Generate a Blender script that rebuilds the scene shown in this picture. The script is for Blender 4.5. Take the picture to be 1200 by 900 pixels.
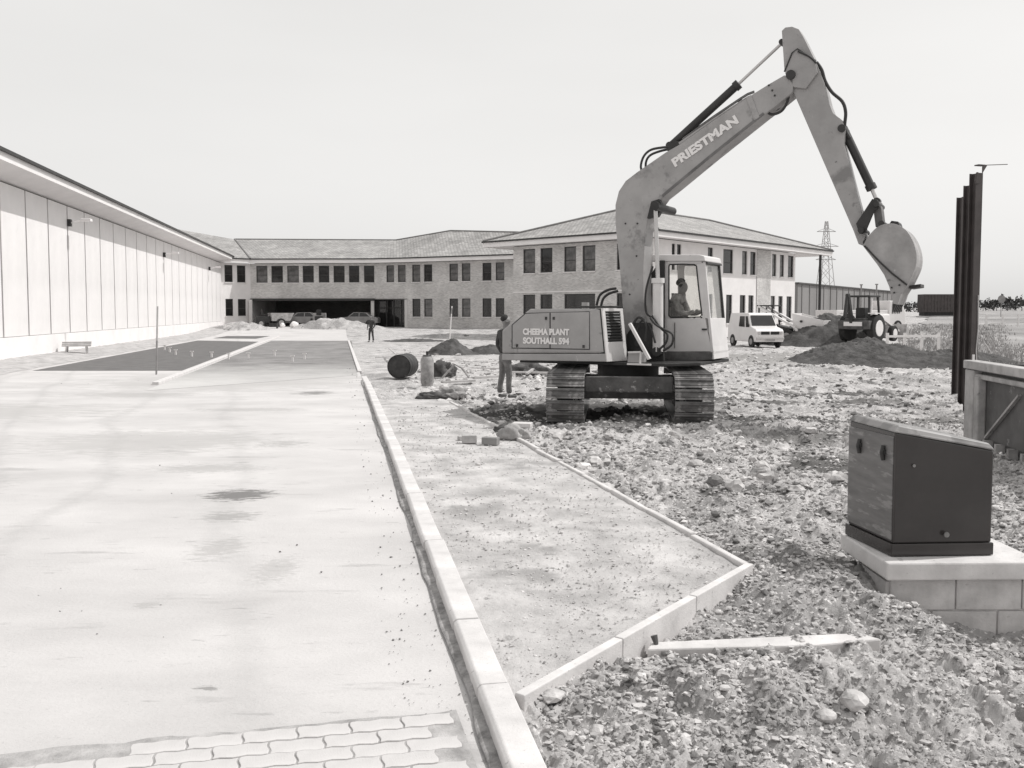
import bpy, bmesh, math, random
import numpy as np
from mathutils import Vector, Matrix
random.seed(7); RNG = np.random.RandomState(11)
for o in list(bpy.data.objects): bpy.data.objects.remove(o)
scn = bpy.context.scene; col = scn.collection
PI = math.pi; R = math.radians

# ---------------------------------------------------------------- camera
EYE, F, HOR = 1.85, 1060.0, 365.0           # eye height (m); focal length and horizon row in photo pixels (1200 x 900)
TILT = math.atan(60 / F); PRIN = HOR + 60
cd = bpy.data.cameras.new('camera'); cam = bpy.data.objects.new('camera', cd); col.objects.link(cam)
cam.location = (0, 0, EYE); cam.rotation_euler = (PI/2 - TILT, 0, 0)
cd.sensor_width = 36; cd.lens = 36 * F / 1200; cd.shift_y = -(450 - PRIN) / 1200
cd.clip_start = .1; cd.clip_end = 8000
scn.camera = cam
# ---------------------------------------------------------------- sky, sun, exposure
SUN_AZ, SUN_EL = R(78), R(52)                # azimuth from +Y towards +X
w = bpy.data.worlds.new('World'); scn.world = w; w.use_nodes = True
nt = w.node_tree; nt.nodes.clear()
sky = nt.nodes.new('ShaderNodeTexSky'); sky.sky_type = 'NISHITA'; sky.sun_disc = False
sky.sun_elevation = SUN_EL; sky.sun_rotation = SUN_AZ; sky.dust_density = 4.0; sky.air_density = 1.0; sky.ozone_density = 1.0
bw = nt.nodes.new('ShaderNodeRGBToBW'); pw = nt.nodes.new('ShaderNodeMath'); pw.operation = 'POWER'; pw.inputs[1].default_value = .15
ml = nt.nodes.new('ShaderNodeMath'); ml.operation = 'MULTIPLY'; ml.inputs[1].default_value = 5.72
tc = nt.nodes.new('ShaderNodeTexCoord'); ns = nt.nodes.new('ShaderNodeTexNoise'); ns.inputs['Scale'].default_value = 1.6; ns.inputs['Detail'].default_value = 4
mp = nt.nodes.new('ShaderNodeMapping'); mp.inputs['Scale'].default_value = (1, 1, 4)
mr = nt.nodes.new('ShaderNodeMapRange'); mr.inputs['From Min'].default_value = .3; mr.inputs['From Max'].default_value = .7; mr.inputs['To Min'].default_value = .965; mr.inputs['To Max'].default_value = 1.03
m2 = nt.nodes.new('ShaderNodeMath'); m2.operation = 'MULTIPLY'
cc = nt.nodes.new('ShaderNodeCombineColor')
tint = [nt.nodes.new('ShaderNodeMath') for _ in range(3)]
for t, v in zip(tint, (1.0, .990, .974)): t.operation = 'MULTIPLY'; t.inputs[1].default_value = v
bg = nt.nodes.new('ShaderNodeBackground'); bg.inputs[1].default_value = .1
wo = nt.nodes.new('ShaderNodeOutputWorld'); lk = nt.links.new
lk(sky.outputs[0], bw.inputs[0]); lk(bw.outputs[0], pw.inputs[0]); lk(pw.outputs[0], ml.inputs[0])
lk(tc.outputs['Generated'], mp.inputs[0]); lk(mp.outputs[0], ns.inputs['Vector']); lk(ns.outputs[0], mr.inputs[0])
lk(ml.outputs[0], m2.inputs[0]); lk(mr.outputs[0], m2.inputs[1])
for i, t in enumerate(tint): lk(m2.outputs[0], t.inputs[0]); lk(t.outputs[0], cc.inputs[i])
lk(cc.outputs[0], bg.inputs[0]); lk(bg.outputs[0], wo.inputs[0])
sd = bpy.data.lights.new('sun', 'SUN'); sun = bpy.data.objects.new('sun', sd); col.objects.link(sun)
sd.energy = 2.5; sd.angle = R(.5); sd.color = (1, .988, .97)
sdir = Vector((math.sin(SUN_AZ)*math.cos(SUN_EL), math.cos(SUN_AZ)*math.cos(SUN_EL), math.sin(SUN_EL)))
sun.rotation_euler = sdir.to_track_quat('Z', 'Y').to_euler(); sun.location = (40, 10, 50)
scn.view_settings.view_transform = 'Standard'; scn.view_settings.look = 'None'
scn.view_settings.exposure = .32; scn.view_settings.gamma = 1.0; scn.view_settings.use_curve_mapping = False
scn.cycles.max_bounces = 6; scn.cycles.transparent_max_bounces = 12

# ---------------------------------------------------------------- photo pixel -> place
cT, sT = math.cos(TILT), math.sin(TILT)
def ray(px, py):
    xc = (px - 600) / F; yc = (PRIN - py) / F
    return Vector((xc, cT + yc*sT, -sT + yc*cT))
def onz(px, py, z=0.0):                       # where the sight line meets the level z
    r = ray(px, py); t = (z - EYE) / r.z
    return Vector((r.x*t, r.y*t, z))
def ony(px, py, Y):                           # where it meets distance Y
    r = ray(px, py); t = Y / r.y
    return Vector((r.x*t, Y, EYE + r.z*t))
def tx(px): return (px - 600) / F             # X per metre of distance at the horizon

# ---------------------------------------------------------------- noise
TAB = RNG.rand(256, 256)
def vnoise(x, y, s=0):
    x = np.asarray(x, float) + s*37.3; y = np.asarray(y, float) + s*17.9
    xi = np.floor(x).astype(int); yi = np.floor(y).astype(int); fx = x - xi; fy = y - yi
    fx = fx*fx*(3-2*fx); fy = fy*fy*(3-2*fy)
    g = lambda a, b: TAB[a & 255, b & 255]
    return (g(xi, yi)*(1-fx)+g(xi+1, yi)*fx)*(1-fy) + (g(xi, yi+1)*(1-fx)+g(xi+1, yi+1)*fx)*fy
def fbm(x, y, o=4, s=0):
    r = 0; a = .5; n = 0
    for i in range(o): r = r + a*(vnoise(x*2**i, y*2**i, s+i)-.5)*2; n += a; a *= .55
    return r / n
def worley(x, y, s=0):
    x = np.asarray(x, float)+s*11.7; y = np.asarray(y, float)+s*5.3; xi = np.floor(x).astype(int); yi = np.floor(y).astype(int); best = np.full(x.shape, 9.); val = np.zeros(x.shape)
    for dx in (-1, 0, 1):
        for dy in (-1, 0, 1):
            a = xi+dx; b_ = yi+dy; px = a+TAB[a & 255, b_ & 255]; py = b_+TAB[(b_+91) & 255, (a+37) & 255]; d = (x-px)**2+(y-py)**2; m_ = d < best
            best = np.where(m_, d, best); val = np.where(m_, TAB[(a+13) & 255, (b_+71) & 255], val)
    return np.sqrt(best), val
def lumps(x, y, sc, s):
    d, v = worley(x*sc, y*sc, s); return np.sqrt(np.maximum(0, 1-(d/.75)**2))*v**1.5
def ss(a, b, x): t = np.clip((x-a)/(b-a), 0, 1); return t*t*(3-2*t)

# ---------------------------------------------------------------- materials
MATS = {}
def mat(name, v, rough=.85, var=.12, scale=3.0, bump=0.0, bscale=30.0, metal=0.0, tintc=(1, .972, .962), detail=5, spots=None, sstretch=None, spec=.35, build=None):
    if name in MATS: return MATS[name]
    m = bpy.data.materials.new(name); m.use_nodes = True; n = m.node_tree; L = n.links.new
    b = n.nodes['Principled BSDF']; b.inputs['Roughness'].default_value = rough; b.inputs['Metallic'].default_value = metal
    b.inputs['Specular IOR Level'].default_value = spec
    t = n.nodes.new('ShaderNodeTexCoord'); src = t.outputs['Object']
    if sstretch:
        mm = n.nodes.new('ShaderNodeMapping'); mm.inputs['Scale'].default_value = sstretch; L(src, mm.inputs[0]); src2 = mm.outputs[0]
    else: src2 = src
    q = n.nodes.new('ShaderNodeTexNoise'); q.inputs['Scale'].default_value = scale; q.inputs['Detail'].default_value = detail; q.inputs['Roughness'].default_value = .62
    L(src2, q.inputs['Vector'])
    cr = n.nodes.new('ShaderNodeValToRGB'); cr.color_ramp.elements[0].position = .33; cr.color_ramp.elements[1].position = .67
    c = lambda k: tuple(min(.9, max(.003, v*k*x)) for x in tintc) + (1,)
    cr.color_ramp.elements[0].color = c(1-var); cr.color_ramp.elements[1].color = c(1+var)
    L(q.outputs[0], cr.inputs[0]); out = cr.outputs[0]
    if spots:                                  # (scale, threshold, value, stretch) dirt, wear and painted pit shade with a shape of its own
        for (sc, th, val, st) in spots:
            mm = n.nodes.new('ShaderNodeMapping'); mm.inputs['Scale'].default_value = st; mm.inputs['Location'].default_value = (sc*3.1, th*7, 1.3); L(src, mm.inputs[0])
            q2 = n.nodes.new('ShaderNodeTexNoise'); q2.inputs['Scale'].default_value = sc; q2.inputs['Detail'].default_value = 7; q2.inputs['Roughness'].default_value = .65
            L(mm.outputs[0], q2.inputs['Vector'])
            r2 = n.nodes.new('ShaderNodeMapRange'); r2.inputs['From Min'].default_value = th; r2.inputs['From Max'].default_value = th+.07
            L(q2.outputs[0], r2.inputs[0])
            mx = n.nodes.new('ShaderNodeMix'); mx.data_type = 'RGBA'; L(r2.outputs[0], mx.inputs[0]); L(out, mx.inputs[6])
            mx.inputs[7].default_value = tuple(val*x for x in tintc) + (1,); out = mx.outputs[2]
    if build: out = build(n, L, t, out, b)
    L(out, b.inputs['Base Color'])
    if bump:
        bb = n.nodes.new('ShaderNodeTexNoise'); bb.inputs['Scale'].default_value = bscale; bb.inputs['Detail'].default_value = 6; bb.inputs['Roughness'].default_value = .7
        L(src2, bb.inputs['Vector'])
        bn = n.nodes.new('ShaderNodeBump'); bn.inputs['Strength'].default_value = 1; bn.inputs['Distance'].default_value = bump
        L(bb.outputs[0], bn.inputs['Height'])
        if not b.inputs['Normal'].is_linked: L(bn.outputs[0], b.inputs['Normal'])
    MATS[name] = m; return m
def brickmat(name, v, bw_=.225, bh=.075, mort=.012, mv=1.15, var=.2, rough=.9, bumpd=.006):
    if name in MATS: return MATS[name]
    m = bpy.data.materials.new(name); m.use_nodes = True; n = m.node_tree; L = n.links.new
    b = n.nodes['Principled BSDF']; b.inputs['Roughness'].default_value = rough; b.inputs['Specular IOR Level'].default_value = .2
    uv = n.nodes.new('ShaderNodeUVMap'); t = n.nodes.new('ShaderNodeTexCoord')
    br = n.nodes.new('ShaderNodeTexBrick'); br.inputs['Scale'].default_value = 1; br.inputs['Brick Width'].default_value = bw_; br.inputs['Row Height'].default_value = bh
    br.inputs['Mortar Size'].default_value = mort; br.inputs['Mortar Smooth'].default_value = .2
    tn = (1, .975, .955)
    br.inputs['Color1'].default_value = tuple(v*(1-var)*x for x in tn)+(1,); br.inputs['Color2'].default_value = tuple(v*(1+var)*x for x in tn)+(1,)
    br.inputs['Mortar'].default_value = tuple(min(.85, v*mv)*x for x in tn)+(1,)
    L(uv.outputs[0], br.inputs['Vector'])
    q = n.nodes.new('ShaderNodeTexNoise'); q.inputs['Scale'].default_value = .5; q.inputs['Detail'].default_value = 8; L(t.outputs['Object'], q.inputs['Vector'])
    r = n.nodes.new('ShaderNodeMapRange'); r.inputs['From Min'].default_value = .3; r.inputs['From Max'].default_value = .7; r.inputs['To Min'].default_value = .8; r.inputs['To Max'].default_value = 1.15; L(q.outputs[0], r.inputs[0])
    mx = n.nodes.new('ShaderNodeMix'); mx.data_type = 'RGBA'; mx.blend_type = 'MULTIPLY'; mx.inputs[0].default_value = 1
    L(br.outputs[0], mx.inputs[6]); L(r.outputs[0], mx.inputs[7]); L(mx.outputs[2], b.inputs['Base Color'])
    bn = n.nodes.new('ShaderNodeBump'); bn.inputs['Distance'].default_value = bumpd; bn.invert = True; L(br.outputs['Fac'], bn.inputs['Height']); L(bn.outputs[0], b.inputs['Normal'])
    MATS[name] = m; return m
def glassmat():
    m = bpy.data.materials.new('clear_glass'); m.use_nodes = True; n = m.node_tree; n.nodes.clear(); L = n.links.new
    o = n.nodes.new('ShaderNodeOutputMaterial'); tr = n.nodes.new('ShaderNodeBsdfTransparent'); tr.inputs[0].default_value = (.95, .95, .94, 1)
    g = n.nodes.new('ShaderNodeBsdfGlossy'); g.inputs['Roughness'].default_value = .08; fr0 = n.nodes.new('ShaderNodeLayerWeight'); fr = n.nodes.new('ShaderNodeMath'); fr.operation = 'POWER'; fr.inputs[1].default_value = 5; L(fr0.outputs['Facing'], fr.inputs[0])
    d = n.nodes.new('ShaderNodeBsdfDiffuse'); d.inputs[0].default_value = (.5, .49, .48, 1)
    mx = n.nodes.new('ShaderNodeMixShader'); L(fr.outputs[0], mx.inputs[0]); L(tr.outputs[0], mx.inputs[1]); L(g.outputs[0], mx.inputs[2])
    m3 = n.nodes.new('ShaderNodeMixShader'); q = n.nodes.new('ShaderNodeTexNoise'); q.inputs['Scale'].default_value = 4
    r = n.nodes.new('ShaderNodeMapRange'); r.inputs['To Min'].default_value = .0; r.inputs['To Max'].default_value = .10; L(q.outputs[0], r.inputs[0])
    L(r.outputs[0], m3.inputs[0]); L(mx.outputs[0], m3.inputs[1]); L(d.outputs[0], m3.inputs[2]); L(m3.outputs[0], o.inputs[0])
    return m
GL = glassmat()

# ---------------------------------------------------------------- mesh builder
def wloc(o):
    v = Vector((0, 0, 0))
    while o is not None: v += o.location; o = o.parent
    return v
def tag(o, label=None, cat=None, group=None, kind=None):
    if label: o['label'] = label
    if cat: o['category'] = cat
    if group: o['group'] = group
    if kind: o['kind'] = kind
    return o
def thing(name, label, cat, loc=(0, 0, 0), rz=0.0, group=None):
    o = bpy.data.objects.new(name, None); col.objects.link(o); o.location = loc; o.rotation_euler = (0, 0, rz)
    o.empty_display_size = .3
    return tag(o, label, cat, group)
class MB:
    def __init__(s): s.v = []; s.f = []; s.uv = None
    def quad(s, *p):
        k = len(s.v); s.v += [tuple(q) for q in p]; s.f.append(tuple(range(k, k+len(p))))
    def box(s, c, d, M=None):
        k = len(s.v); c = Vector(c)
        for z in (-1, 1):
            for y in (-1, 1):
                for x in (-1, 1):
                    q = Vector((x*d[0]/2, y*d[1]/2, z*d[2]/2))
                    if M is not None: q = M @ q
                    s.v.append(tuple(c+q))
        s.f += [tuple(k+i for i in f) for f in ((0,2,3,1),(4,5,7,6),(0,1,5,4),(2,6,7,3),(0,4,6,2),(1,3,7,5))]
        return s
    def prism(s, pts, off):                    # polygon swept along off
        k = len(s.v); n = len(pts); off = Vector(off)
        s.v += [tuple(Vector(p)) for p in pts] + [tuple(Vector(p)+off) for p in pts]
        s.f.append(tuple(k+i for i in range(n))[::-1]); s.f.append(tuple(k+n+i for i in range(n)))
        for i in range(n): j = (i+1) % n; s.f.append((k+i, k+j, k+n+j, k+n+i))
        return s
    def tube(s, pts, r, n=8, caps=True):
        pts = [Vector(p) for p in pts]; rs = r if isinstance(r, (list, tuple)) else [r]*len(pts)
        k = len(s.v); pr = None
        for i, p in enumerate(pts):
            d = (pts[min(i+1, len(pts)-1)] - pts[max(i-1, 0)]).normalized()
            if pr is None: a = Vector((0, 0, 1)) if abs(d.z) < .9 else Vector((1, 0, 0)); a = d.cross(a).normalized()
            else: a = (pr - d*pr.dot(d)).normalized()
            pr = a; b = d.cross(a)
            for j in range(n): an = 2*PI*j/n; s.v.append(tuple(p + (a*math.cos(an)+b*math.sin(an))*rs[i]))
        for i in range(len(pts)-1):
            for j in range(n): jj = (j+1) % n; s.f.append((k+i*n+j, k+i*n+jj, k+(i+1)*n+jj, k+(i+1)*n+j))
        if caps: s.f.append(tuple(k+j for j in range(n))[::-1]); s.f.append(tuple(k+(len(pts)-1)*n+j for j in range(n)))
        return s
    def bar(s, a, b, wd, th, up=(0, 0, 1)):     # rectangular bar from a to b
        a = Vector(a); b = Vector(b); d = (b-a); L = d.length; d.normalize(); u = Vector(up)
        if abs(d.dot(u)) > .98: u = Vector((1, 0, 0))
        sd_ = d.cross(u).normalized(); u = sd_.cross(d)
        M = Matrix((sd_, d, u)).transposed()
        return s.box((a+b)/2, (wd, L, th), M)
    def blob(s, c, r, sub=1, jit=.25, flat=.7, seed=0):
        vs, fs = ICO[sub]; rg = np.random.RandomState(seed); k = len(s.v)
        m = np.array(vs) * (1 + jit*(rg.rand(len(vs), 1)-.5)*2)
        a = rg.rand()*6.28; ca, sa = math.cos(a), math.sin(a)
        r = np.array(r if hasattr(r, '__len__') else (r, r, r*flat)) * (1 + .3*(rg.rand(3)-.5))
        m = m * r; m = m @ np.array(((ca, sa, 0), (-sa, ca, 0), (0, 0, 1)))
        s.v += [tuple(q) for q in (m + np.array(c))]; s.f += [tuple(k+i for i in f) for f in fs]
        return s
    def xf(s, fn): s.v = [tuple(fn(Vector(p))) for p in s.v]; return s
    def data(s, name):
        me = bpy.data.meshes.new(name); me.from_pydata(s.v, [], s.f)
        if s.uv is not None:
            l = me.uv_layers.new(name='UVMap'); fl = [c for f in s.uv for u in f for c in u]; l.data.foreach_set('uv', fl)
        bm = bmesh.new(); bm.from_mesh(me)
        if s.uv is None: bmesh.ops.recalc_face_normals(bm, faces=bm.faces)
        bm.to_mesh(me); bm.free()
        return me
    def build(s, name, m, parent=None, world=False, smooth=False, bevel=0, loc=None):
        if world:
            o0 = wloc(parent) if parent is not None else Vector(loc or (0, 0, 0))
            s.v = [tuple(Vector(p)-o0) for p in s.v]
        me = s.data(name); me.materials.append(m)
        if smooth: me.polygons.foreach_set('use_smooth', [True]*len(me.polygons))
        o = bpy.data.objects.new(name, me); col.objects.link(o)
        if parent is not None: o.parent = parent
        elif loc is not None: o.location = loc
        if bevel:
            b = o.modifiers.new('bevel', 'BEVEL'); b.width = bevel; b.segments = 2; b.limit_method = 'ANGLE'; b.angle_limit = R(35)
        return o
ICO = {}
for sb in (1, 2, 3, 4):
    bm = bmesh.new(); bmesh.ops.create_icosphere(bm, subdivisions=sb, radius=1); bm.verts.index_update()
    ICO[sb] = ([tuple(v.co) for v in bm.verts], [tuple(v.index for v in f.verts) for f in bm.faces]); bm.free()
ICO4 = ICO[4]
def autosmooth(o, ang=35):
    me = o.data; me.polygons.foreach_set('use_smooth', [True]*len(me.polygons)); me.set_sharp_from_angle(angle=R(ang)); return o
def dup(o, parent=None, loc=None, rz=None, label=None):
    c = o.copy(); col.objects.link(c)
    if parent is not None: c.parent = parent
    if loc is not None: c.location = loc
    if rz is not None: c.rotation_euler = (0, 0, rz)
    if label: c['label'] = label
    for ch in list(o.children): dup(ch, c)
    return c
def grid(name, X, Y, Z, m, parent=None, smooth=True, keep=None):
    r, c = X.shape; me = bpy.data.meshes.new(name)
    co = np.stack([X, Y, Z], -1).reshape(-1, 3)
    i = np.arange(r*c).reshape(r, c); f = np.stack([i[:-1, :-1], i[:-1, 1:], i[1:, 1:], i[1:, :-1]], -1).reshape(-1, 4)
    if keep is not None:
        kk = keep(co[f].mean(1)); f = f[kk]
        used = np.unique(f); rm = -np.ones(r*c, int); rm[used] = np.arange(len(used)); co = co[used]; f = rm[f]
    me.vertices.add(len(co)); me.vertices.foreach_set('co', co.ravel().astype(np.float32))
    me.loops.add(f.size); me.loops.foreach_set('vertex_index', f.ravel().astype(np.int32))
    me.polygons.add(len(f)); me.polygons.foreach_set('loop_start', np.arange(0, f.size, 4, dtype=np.int32))
    me.update(calc_edges=True); me.validate(); me.materials.append(m)
    if smooth: me.polygons.foreach_set('use_smooth', [True]*len(me.polygons))
    o = bpy.data.objects.new(name, me); col.objects.link(o)
    if parent is not None: o.parent = parent
    return o

# ---------------------------------------------------------------- layout lines of the ground
def kx(y): return -.051 - .192*(y-3.6)                 # road kerb, road side
def ex(y): return 1.63 - .248*(y-6.22)                 # timber edging of the path bed
EN0, EN1 = Vector((.008, 4.07, 0)), Vector((1.63, 6.22, 0))
def endside(x, y): return (y-EN0.y)*(EN1.x-EN0.x) - (x-EN0.x)*(EN1.y-EN0.y)   # > 0 inside the path bed
LUMPY = True
def hfun(x, y):
    x = np.asarray(x, float); y = np.asarray(y, float)
    inroad = ss(-.02, .10, kx(y)+.12 - x) * (1-ss(26, 34, y)*ss(-1, 0, x-kx(y)))
    inpath = ss(0, .05, ex(y)+.02-x) * ss(0, .05, endside(x, y)/2.6) * ss(.0, .05, 18.3-y) * ss(0, .05, x-kx(y)-.05)
    rough = (1-inroad)*(1-inpath)
    left = ss(19, 26, y) * ss(0, 3, ( .9+.03*y) - x*1.0)        # trodden, flatter ground beyond the bed
    amp = rough * (1-.75*left) * (1 - .6*ss(25, 60, y))
    near = 1-ss(7, 16, y)
    n1 = fbm(x*.55, y*.55, 4, 1); n2 = fbm(x*2.1, y*2.1, 4, 5); n3 = fbm(x*7, y*7, 4, 9); n4 = np.abs(fbm(x*16, y*16, 3, 13))
    n5 = fbm(x*3.2, y*1.3, 3, 21)
    h = -.05 + amp*(.07*n1 + .065*n2 + (.03+.012*near)*n3 - .035*n4 + .05*np.maximum(n5-.15, 0)*2)
    if LUMPY:
        wx = x+.03*fbm(x*9, y*9, 2, 50); wy = y+.03*fbm(x*9, y*9, 2, 60); dn = ss(.32, .62, vnoise(x*.9, y*.9, 70)*.7+vnoise(x*3, y*3, 71)*.3)
        h = h + amp*((.012+.036*dn)*lumps(wx, wy, 7.5, 1)*(.2+.8*dn) + .036*lumps(wx, wy, 14.0, 2)*(.4+.6*dn)*(1+.5*(1-near)) + .014*lumps(wx, wy, 29.0, 3) + .06*(1-near*.8)*lumps(wx, wy, 3.1, 4)*dn)
    h = h - .36*np.exp(-(((x-3.5)/.75)**4 + ((y-5.55)/.75)**2))*rough
    h = h + .15*np.exp(-(((x-2.0)/.38)**2 + ((y-6.2)/.6)**2))*rough
    h = h + .17*np.exp(-(((x-1.15)/1.0)**2 + ((y-4.2)/.36)**2))*rough - .16*np.exp(-(((x-1.75)/.28)**2 + ((y-3.95)/.16)**2))*rough
    h = h + amp*.13*np.exp(-(((y-13.4+.05*x)/.7)**2))*np.exp(-(((x-2.2)/2.6)**2))*(.6+.8*n2)
    h = h - .20*np.exp(-(((x-7.8)/3.5)**4 + ((y-22)/1.5)**2))*amp - .1*np.exp(-(((x-3.7)/.5)**2 + ((y-11)/.5)**2))*amp
    h = np.where(amp > .02, h, np.minimum(h, -.05))
    rise = np.where(x > 0, ss(50, 150, y)*1.15 + np.maximum(y-150, 0)*.0042, 0)*ss(18, 30, x+.0*y)
    h = h + rise + ss(66, 84, y)*.38*(1-ss(0, 12, x)) + .25*ss(60, 300, y)*fbm(x*.02, y*.02, 3, 3)
    return h
def hz(x, y): return float(hfun(np.array([x]), np.array([y]))[0])

# ---------------------------------------------------------------- ground materials
def ground_build(n, L, t, out, b):
    g = n.nodes.new('ShaderNodeNewGeometry'); sp = n.nodes.new('ShaderNodeSeparateXYZ'); L(g.outputs['Position'], sp.inputs[0])
    # darker soil patches; under and left of the digger they paint in its shadow
    def patch(cx, cy, rx, ry, val, edge, o):
        mm = n.nodes.new('ShaderNodeMapping'); mm.vector_type = 'POINT'; mm.inputs['Location'].default_value = (-cx/rx, -cy/ry, 0); mm.inputs['Scale'].default_value = (1/rx, 1/ry, 0)
        L(g.outputs['Position'], mm.inputs[0]); ln = n.nodes.new('ShaderNodeVectorMath'); ln.operation = 'LENGTH'; L(mm.outputs[0], ln.inputs[0])
        q = n.nodes.new('ShaderNodeTexNoise'); q.inputs['Scale'].default_value = 1.6; q.inputs['Detail'].default_value = 8; q.inputs['Roughness'].default_value = .7; L(g.outputs['Position'], q.inputs['Vector'])
        ad = n.nodes.new('ShaderNodeMath'); ad.operation = 'MULTIPLY_ADD'; ad.inputs[1].default_value = 1.6; L(q.outputs[0], ad.inputs[0]); L(ln.outputs['Value'], ad.inputs[2])
        r = n.nodes.new('ShaderNodeMapRange'); r.inputs['From Min'].default_value = 1.8; r.inputs['From Max'].default_value = 1.8-edge; L(ad.outputs[0], r.inputs[0])
        mx = n.nodes.new('ShaderNodeMix'); mx.data_type = 'RGBA'; L(r.outputs[0], mx.inputs[0]); L(o, mx.inputs[6]); mx.inputs[7].default_value = (val, val*.97, val*.95, 1)
        return mx.outputs[2]
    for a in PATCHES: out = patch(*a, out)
    return out
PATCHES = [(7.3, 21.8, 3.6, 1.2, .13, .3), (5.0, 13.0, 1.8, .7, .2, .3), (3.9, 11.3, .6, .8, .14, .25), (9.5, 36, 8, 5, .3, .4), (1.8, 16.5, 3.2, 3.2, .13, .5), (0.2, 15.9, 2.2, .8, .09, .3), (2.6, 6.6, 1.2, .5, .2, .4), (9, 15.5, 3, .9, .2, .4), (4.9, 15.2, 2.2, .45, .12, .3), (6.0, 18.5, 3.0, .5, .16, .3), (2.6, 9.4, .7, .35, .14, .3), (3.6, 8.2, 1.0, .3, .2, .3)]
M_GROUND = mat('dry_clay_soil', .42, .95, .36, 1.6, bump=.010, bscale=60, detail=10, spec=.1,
               spots=[(5.0, .60, .26, (1, 1, 1)), (.45, .57, .27, (1, .45, 1)), (30, .56, .70, (1, 1, 1)), (17, .60, .13, (1, 1, 1)), (1.6, .60, .15, (1, .4, 1))], build=ground_build)  # dark spots among the clay tones paint in the shade of small pits
M_FIELD = mat('pale_grass_field', .33, .95, .35, .05, bump=.3, bscale=1.0, spec=.1, detail=10, spots=[(.03, .58, .14, (1, .25, 1))])
def cells(y0, y1, ry): n = int(math.log(y1/y0)/ry); return y0*np.exp(np.linspace(0, math.log(y1/y0), n))
def fan(name, y0, y1, ry, t0, t1, rt, m):
    ys = cells(y0, y1, ry); ts = np.linspace(t0, t1, int((t1-t0)/rt)); T, Y = np.meshgrid(ts, ys); X = T*Y
    return grid(name, X, Y, hfun(X, Y), m, smooth=False)
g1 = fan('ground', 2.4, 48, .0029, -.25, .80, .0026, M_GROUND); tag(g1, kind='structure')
# the rest of the site and the fields: one wide sheet, coarser, cut where the near ground lies
def cut(c): t = c[:, 0]/np.maximum(c[:, 1], .01); return ~((c[:, 1] > 2.4) & (c[:, 1] < 48) & (t > -.25) & (t < .80))
ys = np.concatenate([[-400, -60, -10, 0, 1.2], cells(2.4, 48, .06)[:-1], cells(48, 300, .02)[:-1], cells(300, 6000, .1)])
ys[np.argmin(abs(ys-48))] = 48
ts = np.concatenate([[-4, -2, -1.2, -.8], np.linspace(-.6, -.25, 14), np.linspace(-.25, .8, 170)[1:], [.9, 1.2, 2, 4]])
T, Y = np.meshgrid(ts, ys); X = T*np.maximum(np.abs(Y), 1.2)*np.where(Y < 2.4, 3, 1)
g2 = grid('far_ground', X, Y, hfun(X, Y)-np.where(Y < 60, .02, 0), M_GROUND, keep=cut); tag(g2, kind='structure')
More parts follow.
